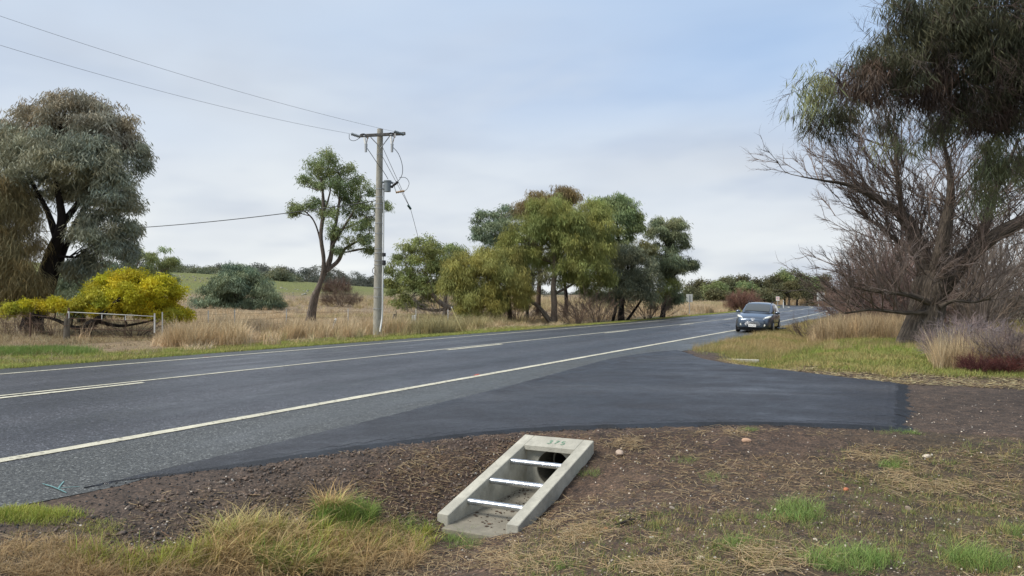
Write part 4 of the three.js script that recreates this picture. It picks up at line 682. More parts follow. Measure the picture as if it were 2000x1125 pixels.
{
  // wire fence along the paddock: steel droppers and three strands
  const pts = [[-60, 27.2], [60, 27.3], [131, 27.1]], posts2 = [[318, 28], [407, 32], [458, 34], [560, 37], [680, 40], [812, 43]];
  const fence = (name, label, list, hs, white) => {
    const o = foot(list[0][0], list[0][1]), g = thing(name, label, 'fence', o), tops = list.map(([x, d]) => foot(x, d).sub(o));
    tops.forEach((p, k) => part('fence_post', bar(p.clone().add(V(0, -0.1, 0)), p.clone().add(V(0.02 * (k % 3 - 1), hs, 0)), white ? 0.024 : 0.032, white ? 0.022 : 0.03, 6), white ? M.signBack : M.rust, g));
    for (const h of [0.35, 0.62, 0.9]) { const line = tops.map((p) => p.clone().add(V(0, h, 0))); const c = []; for (let k = 0; k < line.length - 1; k++) for (let s = 0; s < 6; s++) { const v = line[k].clone().lerp(line[k + 1], s / 6); v.y -= 0.05 * Math.sin(s / 6 * Math.PI); c.push(v); } c.push(line[line.length - 1]); part('fence_wire', new Geo().tube(c, c.map(() => 0.006), 4).build(), M.rust, g); }
    return g;
  };
  fence('wire_fence', 'thin wire fence left of the pipe gate in front of the blackened gum', pts, 1.0, false);
  fence('wire_fence', 'wire fence with pale steel posts crossing the dry paddock', posts2, 1.05, true);
  const D = 44, o = foot(809, D), P = (x, y, dz = 0) => at(x, y, D + dz).sub(o), g = thing('mesh_gate', 'small grey mesh gate in the dry grass right of the pole', 'gate', o);
  part('gate_post', bar(P(806, 640), P(806, 616), 0.05), M.signBack, g); part('gate_post', bar(P(810, 642), P(810, 615), 0.045), M.white, g);
  part('top_rail', bar(P(811, 619), P(841, 621, 0.3), 0.022), M.rust, g); part('rail', bar(P(811, 634), P(841, 635, 0.3), 0.018), M.rust, g); for (let x = 816; x <= 841; x += 5) part('upright', bar(P(x, 619.5, 0.2), P(x, 635, 0.2), 0.01), M.rust, g);
  const p2 = foot(875, 45); const w = thing('steel_post', 'thin pale steel post between the mesh gate and the leaning yellow stake', 'fence post', p2); part('post', bar(V(0, -0.1, 0), V(0, 0.95, 0), 0.025), M.signBack, w); part('cap', bar(V(0, 0.94, 0), V(0, 0.97, 0), 0.03), M.white, w);
  const p3 = foot(770, 42), s3 = thing('old_stump', 'short dark timber stump in the dry grass beside the pole', 'stump', p3); part('stump', new Geo().tube([V(0, -0.1, 0), V(0.02, 0.4, 0), V(0.05, 0.75, 0)], [0.16, 0.14, 0.12], 8, 0.25, 3).build(), M.timber, s3); part('splinter', new Geo().tube([V(0.1, 0.4, 0), V(0.14, 0.9, 0)], [0.05, 0.02], 6).build(), M.timber, s3);
  const ys = gnd(906, 650), ysD = toPixel(ys)[2], y = thing('yellow_stake', 'pale yellow stake leaning in the grass at the left end of the trees', 'stake', ys); part('shaft', bar(V(0, -0.1, 0), at(882, 601, ysD).sub(ys), 0.028, 0.026, 8), M.yellowStick, y); part('tip', bar(at(882.5, 602, ysD).sub(ys), at(881.5, 599, ysD).sub(ys), 0.03, 0.02, 8), M.white, y);
}
function guidePost(label, base, h, lean) {
  const g = thing('guide_post', label, 'guide post', base, 'roadside guide posts');
  part('post', box(0.1, h + 0.1, 0.04, 0, h / 2 - 0.05, 0, 0.015), M.white, g); part('band', box(0.104, 0.15, 0.044, 0, h - 0.16, 0, 0.01), M.black, g); part('reflector', box(0.07, 0.1, 0.01, 0, h - 0.16, 0.026, 0.004), M.signBack, g);
  g.rotation.set(0, YAW, lean); return g;
}
{
  guidePost('leaning white guide post with dark band in the dry grass left of the pole', gnd(647, 651), 0.72, -0.30);
  for (const [x, dep, l] of [[1530, 112, 'white guide post beside the speed sign on the inside of the bend'], [1542, 150, 'farther white guide post across the road on the outside of the bend']]) { const b = foot(x, dep), g = guidePost(l, b, 1.15, 0); g.scale.set(1.4, 1, 1.4); }
  const D = 64, sb = foot(1346.5, D), s = thing('road_sign', 'blank grey back of a rectangular road sign on a thin post', 'sign', sb, 'road signs'), top = at(1347, 574.5, D).y - sb.y, bot = at(1347, 590, D).y - sb.y;
  part('post', bar(V(0, -0.2, 0), V(0, top - 0.04, 0), 0.03), M.steel, s); part('panel', box(0.54, top - bot, 0.012, 0, (top + bot) / 2, -0.04, 0.02), M.signBack, s); part('stiffener', box(0.05, top - bot - 0.1, 0.04, 0, (top + bot) / 2, -0.012, 0.005), M.greyPaint, s); s.rotation.y = YAW - 0.2; part('marker', box(0.09, 0.1, 0.03, 0, 0.12, 0.04), std(C(0.7, 0.35, 0.2), 0.6), s);
  // speed sign facing the camera
  const D2 = 108, b2 = foot(1519, D2), s2 = thing('speed_sign', 'white speed limit sign with a red ring beside the bend', 'sign', b2, 'road signs'), t2 = at(1519, 579.2, D2).y - b2.y, w2 = 6.4 * D2 / F, h2 = 8 * D2 / F;
  part('post', bar(V(0, -0.2, 0), V(0, t2 - 0.05, 0), 0.04), M.steel, s2); const pn = part('panel', box(w2, h2, 0.015, 0, t2 - h2 / 2, 0.05, 0.02), M.white, s2);
  const ringG = new THREE.TorusGeometry(w2 * 0.38, w2 * 0.05, 8, 32); ringG.scale(1, 1, 0.2); ringG.translate(0, t2 - h2 / 2 + 0.03, 0.062); part('ring', ringG, std(C(0.6, 0.03, 0.03), 0.5), pn);
  const eight = (x) => { const e = []; for (const dy of [0.045, -0.045]) e.push(new THREE.TorusGeometry(0.04, 0.012, 6, 16).scale(1, 1, 0.3).translate(x, t2 - h2 / 2 + 0.03 + dy, 0.062)); return mergeGeometries(e); };
  part('digit', eight(-0.055), M.black, pn); part('digit', new THREE.TorusGeometry(0.055, 0.012, 6, 20).scale(0.75, 1.5, 0.3).translate(0.055, t2 - h2 / 2 + 0.03, 0.062), M.black, pn); s2.rotation.y = YAW - 0.36;
  // large sign half hidden behind the thicket
  const D3 = 74, b3 = foot(1603, D3), s3 = thing('road_sign', 'white road sign partly hidden behind the bare thicket', 'sign', b3, 'road signs'), t3 = at(1603, 571.5, D3).y - b3.y, h3 = 16 * D3 / F;
  for (const x of [-0.2, 0.2]) part('post', bar(V(x, -0.2, 0), V(x, t3 - 0.03, 0), 0.03), M.steel, s3); part('panel', box(0.72, h3, 0.015, 0, t3 - h3 / 2, 0.045, 0.02), M.signBack, s3); s3.rotation.y = YAW - 0.3;
}

// ================================================================ CAR
{
  const paint = new THREE.MeshPhysicalMaterial({ color: C(0.085, 0.115, 0.16), roughness: 0.30, metalness: 0.6, clearcoat: 1, clearcoatRoughness: 0.06 });
  const glass = new THREE.MeshPhysicalMaterial({ color: C(0.035, 0.042, 0.042), roughness: 0.05, specularIntensity: 1, clearcoat: 1, clearcoatRoughness: 0.02 }), rubber = std(C(0.02, 0.02, 0.021), 0.85), alloy = std(C(0.5, 0.51, 0.52), 0.3, { metalness: 0.8 }), trim = std(C(0.02, 0.02, 0.022), 0.6), lens = new THREE.MeshPhysicalMaterial({ color: C(0.72, 0.72, 0.64), roughness: 0.15, clearcoat: 1 }), chrome = std(C(0.7, 0.71, 0.72), 0.15, { metalness: 1 });
  const q = 4.5, carU = 39.0, [cx, cz] = roadPoint(q, carU), y = roadY(q, carU) - 0.0, car = thing('car', 'dark blue-grey estate car on the road shoulder facing us', 'car', V(cx, y, cz));
  car.rotation.set(0, 0.02, -0.045, 'YXZ'); car.scale.setScalar(0.96);                              // local +z is the car's front, towards the camera
  const loft = (st, prof) => {                                         // st: [z, scale values], prof(s) -> [[x, y], ...] half section from bottom to top
    const g = new Geo(), rows = st.map((s) => { const h = prof(s); return [...h.map(([x, yy]) => [x, yy]), ...h.slice().reverse().map(([x, yy]) => [-x, yy])]; }), n = rows[0].length;
    rows.forEach((r, k) => r.forEach(([x, yy]) => { g.p.push(x, yy, st[k][0]); g.uv.push(x, yy); }));
    for (let k = 0; k < rows.length - 1; k++) for (let s = 0; s < n; s++) { const a = k * n + s, b = k * n + (s + 1) % n; g.i.push(a, b, a + n, b, b + n, a + n); }
    for (const k of [0, rows.length - 1]) { const c = g.count; let my = 0; rows[k].forEach(([, yy]) => { my += yy / n; }); g.p.push(0, my, st[k][0]); g.uv.push(0, 0); for (let s = 0; s < n; s++) { const a = k * n + s, b = k * n + (s + 1) % n; k ? g.i.push(c, a, b) : g.i.push(c, b, a); } }
    const b = g.build(); b.computeVertexNormals(); return b;
  };
  // lower body: z, half width, bottom, top
  const body = [[2.20, 0.50, 0.34, 0.60], [2.17, 0.62, 0.28, 0.68], [2.08, 0.74, 0.23, 0.75], [1.9, 0.81, 0.21, 0.81], [1.65, 0.855, 0.2, 0.87], [1.35, 0.87, 0.2, 0.92], [1.0, 0.875, 0.2, 0.965], [0.7, 0.88, 0.2, 1.0], [0, 0.88, 0.2, 1.02], [-1.0, 0.88, 0.2, 1.04], [-1.7, 0.87, 0.22, 1.05], [-2.05, 0.83, 0.26, 1.04], [-2.2, 0.74, 0.32, 1.0]];
  const bodyMesh = part('body', loft(body, ([, w, b, t]) => [[w * 0.6, b], [w * 0.93, b + 0.02], [w * 0.995, b + 0.14], [w, mix(b, t, 0.45)], [w * 0.985, mix(b, t, 0.7)], [w * 0.94, mix(b, t, 0.92)], [w * 0.86, t], [w * 0.55, t + 0.035], [w * 0.2, t + 0.05]]), paint, car);
  // cabin: z, y-bottom, half width bottom, y-top, half width top
  const roofL = [[0.92, 0.97, 0.70, 1.02, 0.62], [0.75, 0.98, 0.77, 1.13, 0.66], [0.45, 0.99, 0.80, 1.29, 0.65], [0.18, 1.0, 0.81, 1.42, 0.62], [0.0, 1.0, 0.81, 1.47, 0.60], [-0.4, 1.0, 0.81, 1.515, 0.60], [-1.0, 1.0, 0.81, 1.52, 0.60], [-1.6, 1.0, 0.80, 1.49, 0.59], [-1.9, 1.0, 0.78, 1.44, 0.57], [-2.08, 1.0, 0.74, 1.25, 0.58], [-2.18, 1.0, 0.68, 1.04, 0.6]];
  const cabP = ([, b, wb, t, wt]) => [[wb * 0.6, b], [wb, b], [mix(wb, wt, 0.5) + 0.015, mix(b, t, 0.5)], [wt + 0.03, mix(b, t, 0.9)], [wt * 0.93, t - 0.005], [wt * 0.5, t + 0.02], [wt * 0.15, t + 0.025]];
  part('cabin', loft(roofL, cabP), paint, car);
  // panes set just proud of the cabin
  const patch = (quad, n = 6, m = 6) => { const g = new Geo(); for (let i = 0; i <= n; i++) for (let j = 0; j <= m; j++) { const p = quad(i / n, j / m); g.p.push(p.x, p.y, p.z); g.uv.push(i / n, j / m); } for (let i = 0; i < n; i++) for (let j = 0; j < m; j++) { const a = i * (m + 1) + j; g.i.push(a, a + m + 1, a + 1, a + 1, a + m + 1, a + m + 2); } const b = g.build(); b.computeVertexNormals(); return b; };
  const roofTop = (z, k) => { for (let i = 1; i < roofL.length; i++) if (z >= roofL[i][0]) { const f = (z - roofL[i][0]) / (roofL[i - 1][0] - roofL[i][0]); return mix(roofL[i][k], roofL[i - 1][k], f); } return roofL[roofL.length - 1][k]; };
  part('windscreen', patch((u, v) => { const z = mix(0.86, 0.1, v), t = roofTop(z, 3), w = roofTop(z, 4) * 0.93, x = (u * 2 - 1) * w; return V(x, t + 0.033 + 0.008 * (1 - (u * 2 - 1) ** 2) - 0.012 * Math.abs(u * 2 - 1) ** 4, z + 0.02); }, 10, 8), glass, car);
  for (const s of [-1, 1]) {
    for (const [z0, z1] of [[0.42, -0.42], [-0.48, -1.22], [-1.28, -1.92]]) part('side_window', patch((u, v) => { const z = mix(z0 - (z0 > 0 ? v * 0.34 : 0), z1 + (z1 < -1.8 ? v * 0.12 : 0), u), b = 1.04, t = roofTop(z, 3) - 0.085, yy = mix(b, Math.max(t, b + 0.02), v), f = (yy - 1.0) / (roofTop(z, 3) - 1.0), x = mix(roofTop(z, 2), roofTop(z, 4), f) + 0.034; return V(s * x, yy, z); }), glass, car);
    // headlamp: a swept teardrop lying on the corner
    const hl = part('headlight', new THREE.SphereGeometry(1, 20, 12).scale(0.095, 0.075, 0.34), lens, car); hl.position.set(s * 0.63, 0.765, 1.90); hl.rotation.set(0.30, -s * 0.62, 0, 'YXZ'); part('bulb', new THREE.SphereGeometry(0.05, 12, 8).translate(0.0, 0.035, 0.08), chrome, hl);
    const fog = part('fog_light', new THREE.CylinderGeometry(0.055, 0.055, 0.05, 18).rotateX(Math.PI / 2), lens, car); fog.position.set(s * 0.56, 0.42, 2.16); part('bezel', new THREE.TorusGeometry(0.062, 0.012, 6, 18), trim, fog);
    const mir = part('mirror', new THREE.SphereGeometry(1, 14, 10).scale(0.12, 0.075, 0.07), paint, car); mir.position.set(s * 0.98, 1.03, 0.55); part('mirror_arm', box(0.14, 0.03, 0.05, -s * 0.11, -0.04, 0), trim, mir);
    part('roof_rail', wire([V(s * 0.58, 1.50, -0.1), V(s * 0.585, 1.565, -0.25), V(s * 0.585, 1.575, -1.0), V(s * 0.58, 1.555, -1.7), V(s * 0.57, 1.48, -1.85)], 0.02), trim, car);
    part('bumper_strip', box(0.42, 0.045, 0.05, s * 0.52, 0.315, 2.12, 0.015), paint, car).rotation.y = s * 0.42;
    part('door_handle', box(0.03, 0.03, 0.16, s * 0.885, 0.86, -0.25, 0.01), paint, car); part('door_handle', box(0.03, 0.03, 0.16, s * 0.885, 0.88, -1.15, 0.01), paint, car); part('side_strip', box(0.02, 0.05, 2.1, s * 0.885, 0.52, -0.2, 0.008), trim, car);
    for (const z of [1.33, -1.30]) {
      const wArch = part('wheel_arch', new THREE.CylinderGeometry(0.36, 0.36, 0.1, 28).rotateZ(Math.PI / 2), trim, car); wArch.position.set(s * 0.842, 0.33, z);
      const wh = part('wheel', new THREE.TorusGeometry(0.245, 0.075, 12, 28).rotateY(Math.PI / 2).scale(1.35, 1, 1), rubber, car); wh.position.set(s * 0.81, 0.318, z);
      const rim = []; rim.push(new THREE.TorusGeometry(0.19, 0.02, 8, 28).rotateY(Math.PI / 2)); rim.push(new THREE.CylinderGeometry(0.05, 0.05, 0.05, 16).rotateZ(Math.PI / 2)); for (let k = 0; k < 7; k++) { const b = new THREE.BoxGeometry(0.03, 0.17, 0.045); b.translate(0, 0.105, 0); b.rotateX(k / 7 * Math.PI * 2); rim.push(b); }
      part('rim', mergeGeometries(rim).translate(s * 0.095, 0, 0), alloy, wh); part('brake_disc', new THREE.CylinderGeometry(0.185, 0.185, 0.02, 24).rotateZ(Math.PI / 2).translate(s * 0.05, 0, 0), trim, wh);
    }
  }
  // front: grille mouth, slats, plate, badge, lower intake, wipers
  const gr = part('grille', patch((u, v) => { const x = (u * 2 - 1) * mix(0.36, 0.52, v), yy = mix(0.37, 0.585, v) ; return V(x, yy, 2.225 - 0.22 * x * x - 0.03 * v); }, 10, 4), trim, car);
  for (let k = 0; k < 5; k++) part('slat', wire([-1, -0.5, 0, 0.5, 1].map((f) => { const x = f * mix(0.35, 0.48, k / 4); return V(x, 0.40 + k * 0.042, 2.235 - 0.22 * x * x - 0.006 * k); }), 0.009), alloy, gr);
  for (const s of [-1, 1]) part('side_intake', patch((u, v) => { const x = s * mix(0.50, 0.72, u), yy = mix(0.44 + 0.1 * u, 0.57 + 0.08 * u, v); return V(x, yy, 2.205 - 0.30 * (Math.abs(x) - 0.3)); }), trim, gr);
  part('lower_intake', box(0.92, 0.07, 0.06, 0, 0.29, 2.13, 0.02), trim, car);
  const plate = part('number_plate', box(0.37, 0.125, 0.012, 0, 0.375, 2.25, 0.006), M.white, car);
  const cv = document.createElement('canvas'); cv.width = 256; cv.height = 88; const k2 = cv.getContext('2d'); k2.fillStyle = '#f2f2ee'; k2.fillRect(0, 0, 256, 88); k2.fillStyle = '#1c2340'; k2.font = 'bold 56px sans-serif'; k2.textAlign = 'center'; k2.fillText('WLQ 101', 128, 64); const pt = new THREE.CanvasTexture(cv); pt.colorSpace = THREE.SRGBColorSpace; pt.magFilter = THREE.LinearFilter;
  part('plate_lettering', new THREE.PlaneGeometry(0.35, 0.11).translate(0, 0.375, 2.2595), std(C(0.9, 0.9, 0.9), 0.5, { map: pt }), plate);
  const sh = new THREE.Shape(); sh.moveTo(-0.085, 0.05); sh.quadraticCurveTo(0, 0.08, 0.085, 0.05); sh.quadraticCurveTo(0.08, -0.03, 0, -0.08); sh.quadraticCurveTo(-0.08, -0.03, -0.085, 0.05); const badge = part('badge', new THREE.ExtrudeGeometry(sh, { depth: 0.015, bevelEnabled: false }), chrome, car); badge.position.set(0, 0.675, 2.19); badge.rotation.x = -0.5;
  part('emblem', mergeGeometries([new THREE.BoxGeometry(0.03, 0.07, 0.01).rotateZ(0.3).translate(-0.03, 0.0, 0.02), new THREE.BoxGeometry(0.025, 0.06, 0.01).rotateZ(-0.35).translate(0.035, 0.01, 0.02), new THREE.BoxGeometry(0.05, 0.02, 0.01).translate(0, 0.03, 0.02)]), M.black, badge);
  part('wiper', wire([V(-0.55, 1.035, 0.86), V(-0.1, 1.055, 0.86), V(0.3, 1.075, 0.80)], 0.012), trim, car); part('cowl', box(1.3, 0.03, 0.14, 0, 1.005, 0.93, 0.012), trim, car); part('rear_view_mirror', box(0.16, 0.06, 0.02, 0, 1.43, 0.2, 0.01), trim, car);
  part('underbody', box(1.5, 0.16, 3.9, 0, 0.2, 0, 0.03), trim, car);
}

// ================================================================ RIGHT-HAND SIDE
// old bare willow with a furrowed butt and whips fanning from its head
{
  const D = 24, mpx = D / F, base = foot(1800, D), g = thing('bare_tree', 'old leafless willow with thick furrowed trunk and fanning whips', 'tree', base), P = (x, y, dz = 0) => at(x, y, D + dz).sub(base), R = rng(900);
  const tubeP = (list, seed, rough = 0.2, sides = 12) => { const n = list.length * 6, c = curve(list.map(([x, y, w, dz]) => P(x, y, dz ?? 0)), n); if (list === trunkL) c[0].y = -0.25; const rad = c.map((_, i) => { const f = i / n * (list.length - 1), a = Math.min(Math.floor(f), list.length - 2); return mix(list[a][2], list[a + 1][2], f - a) * mpx / 2; }); return [new Geo().tube(c, rad, sides, rough, seed).build(), c, rad]; };
  const trunkL = [[1795, 690, 92], [1799, 660, 76], [1806, 625, 62], [1814, 590, 60], [1818, 560, 66], [1826, 535, 52]], nodes = [];
  // furrowed trunk: high-resolution tube with ridges along it
  { const n = 60, c = curve(trunkL.map(([x, y]) => P(x, y)), n); c[0].y = -0.25; const sides = 72, gg = new Geo(), rad = c.map((_, i) => { const f = i / n * (trunkL.length - 1), a = Math.min(Math.floor(f), trunkL.length - 2); return mix(trunkL[a][2], trunkL[a + 1][2], f - a) * mpx / 2; }); gg.tube(c, rad, sides, 0, 1);
    for (let k = 0; k <= n; k++) for (let s = 0; s <= sides; s++) { const i = (k * (sides + 1) + s) * 3, a = (s % sides) / sides * 6.283, tw = a + k * 0.014, ridge = Math.pow(Math.abs(Math.sin(tw * 9 + vnoise(Math.cos(a) * 3 + 5, Math.sin(a) * 3 + 5, k * 0.13 + 0.4) * 4)), 0.7), lump = vnoise(Math.cos(a) * 1.6 + 3, Math.sin(a) * 1.6 + 3, k * 0.09 + 0.2) - 0.5, dr = rad[k] * (0.22 * lump + 0.10 * (ridge - 0.6)); gg.p[i] += gg.n[i] * dr; gg.p[i + 1] += gg.n[i + 1] * dr; gg.p[i + 2] += gg.n[i + 2] * dr; }
    const b = gg.build(); b.computeVertexNormals(); part('trunk', b, B.willow, g); c.forEach((p, i) => { if (i > 26) nodes.push([p, rad[i], 0]); }); }
  const limbs = [
    [[1830, 560, 44], [1862, 525, 36], [1905, 490, 30, -0.3], [1955, 455, 26, -0.6], [2010, 425, 20, -0.8], [2080, 380, 12, -1]],
    [[1818, 550, 40], [1806, 510, 32, 0.3], [1788, 465, 26, 0.4], [1765, 425, 20, 0.3], [1715, 390, 13, 0], [1660, 362, 8, -0.3], [1605, 352, 4, -0.6], [1565, 345, 2, -0.8]],
    [[1826, 545, 34], [1838, 490, 26, -0.5], [1850, 430, 20, -0.8], [1858, 370, 14, -1], [1850, 310, 8, -1.2], [1835, 250, 4, -1.4]],
    [[1900, 495, 24, -0.2], [1925, 440, 18, 0], [1938, 390, 14, 0.2], [1965, 330, 9, 0.2], [1990, 270, 5, 0]],
    [[1806, 510, 16, 0.3], [1765, 480, 10, 0.8], [1715, 440, 6, 1.2], [1670, 410, 4, 1.4]],
    [[1770, 440, 13, 0.3], [1758, 390, 9, 0.2], [1752, 330, 6, 0], [1748, 270, 3, 0]],
    [[1812, 590, 14, -0.4], [1770, 575, 9, -0.8], [1715, 570, 6, -1.0], [1660, 560, 4, -1]],
    [[1808, 610, 12, -0.4], [1760, 610, 8, -0.7], [1700, 605, 5, -0.9], [1650, 612, 3, -1]],
    [[1835, 600, 10, -0.5], [1860, 588, 8, -0.6], [1900, 590, 5, -0.6], [1935, 582, 3, -0.6]]];
  limbs.forEach((l, k) => { const [geo, c, rad] = tubeP(l, 40 + k, 0.25, k < 4 ? 12 : 8); part('limb', geo, B.willow, g); c.forEach((p, i) => { if (i > 3) nodes.push([p, rad[i], 1 + k]); }); });
  // whips
  const wg = new Geo(), items = [], head = P(1818, 545);
  for (let k = 0; k < 200; k++) {
    let nd = nodes[Math.floor(R() * nodes.length)]; if (toPixel(nd[0].clone().add(base))[0] < 1690 && R() < 0.75) nd = nodes[Math.floor(R() * nodes.length)]; const o = nd[0], low = R() < 0.3, out = o.clone().sub(head), dir = V(out.x * 0.4 + (R() - 0.62) * 1.6, (low ? 0.1 : 0.55) + R() * 0.8, out.z * 0.3 + (R() - 0.5) * 1.5).normalize(), len = (1.0 + 1.9 * R()) * (toPixel(o.clone().add(base))[0] < 1720 ? 0.5 : 1), p1 = o.clone().addScaledVector(dir, len * 0.5).add(V((R() - 0.5) * 0.3, -0.02, (R() - 0.5) * 0.3)), p2 = o.clone().addScaledVector(dir, len).add(V((R() - 0.5) * 0.3, len * 0.16, (R() - 0.5) * 0.3)), c = curve([o, p1, p2], 6), r0 = Math.min(0.026, nd[1] * 0.5 + 0.006);
    wg.tube(c, c.map((_, i) => mix(r0, 0.005, i / 6)), 4, 0, 1, false);
    for (let s = 0; s < 4; s++) { const i = 1 + Math.floor(R() * 5.9), d2 = dir.clone().add(V((R() - 0.5) * 1.2, (R() - 0.35) * 0.8, (R() - 0.5) * 1.2)); items.push([along(d2, c[i], R() * 6.28, 0.5 + 0.75 * R()), tint(C(0.165, 0.125, 0.105), R, 0.3, 0.08)]); }
  }
  for (const [p, r, k] of nodes) if (k >= 1 && R() < 0.5) items.push([along(V((R() - 0.5) * 1.6 - 0.2, 0.6 + R(), (R() - 0.5) * 1.6), p, R() * 6.28, 0.7 + 0.9 * R()), tint(C(0.165, 0.125, 0.105), R, 0.3, 0.08)]);
  part('whips', wg.build(), std(C(0.15, 0.115, 0.09), 0.95), g).userData.kind = 'stuff'; scatter('twigs', SPRAY, twigMat, items, g);
}
// leafless thicket behind it
[[1690, 50, 2.2, 4.2, 'reddish leafless thicket at the road edge behind the car'], [1725, 40, 2.2, 5.0, 'reddish-brown leafless thicket directly left of the willow'], [1755, 36, 1.8, 4.2, 'dense leafless thicket behind the left foot of the willow'], [1765, 46, 3.2, 8.0, 'tall reddish leafless thicket rising behind the willow head'], [1850, 40, 3.0, 5.6, 'brown leafless thicket right behind the willow trunk'], [1915, 34, 2.2, 4.4, 'grey-brown leafless thicket right of the willow trunk'], [1950, 44, 3.2, 7.4, 'tall leafless thicket under the hanging gum leaves'], [2030, 38, 3.0, 6.2, 'leafless thicket at the right picture edge']].forEach(([x, dep, rx, h, label], k) =>
  twigShrub('thicket', label, foot(x, dep), { rx, h, n: 230, col: k < 4 ? C(0.185, 0.125, 0.105) : C(0.17, 0.138, 0.115), seed: 700 + k, size: 1.15, stems: 40, category: 'thicket', geo: k % 2 ? SPRAY : SPRAY2 }));
twigShrub('purple_shrub', 'rounded purplish-grey twiggy shrub right of the willow foot', foot(1888, 17.2), { rx: 0.75, h: 0.82, n: 260, col: C(0.25, 0.205, 0.205), seed: 720, size: 0.42, stems: 30, geo: SPRAYS });
twigShrub('purple_shrub', 'brownish twiggy shrub at the right edge behind the red shrub', foot(1975, 15.2), { rx: 0.5, h: 0.75, n: 120, col: C(0.19, 0.145, 0.13), seed: 722, size: 0.42, stems: 24, geo: SPRAY2 });
twigShrub('red_shrub', 'low dark red shrub on the bare soil beside the gravel track', gnd(1915, 727), { rx: 0.3, h: 0.2, n: 130, col: C(0.10, 0.030, 0.028), seed: 724, size: 0.22, stems: 20, geo: SPRAY2 });
twigShrub('red_shrub', 'second dark red shrub nearer the right picture edge', gnd(1968, 729), { rx: 0.22, h: 0.26, n: 90, col: C(0.115, 0.036, 0.03), seed: 726, size: 0.22, stems: 16, geo: SPRAY2 });
twigShrub('bare_bush', 'brown bare brambles on the verge just right of the car', foot(1590, 33), { rx: 0.9, h: 0.4, n: 60, col: C(0.16, 0.115, 0.09), seed: 728, size: 0.6, category: 'bush' });
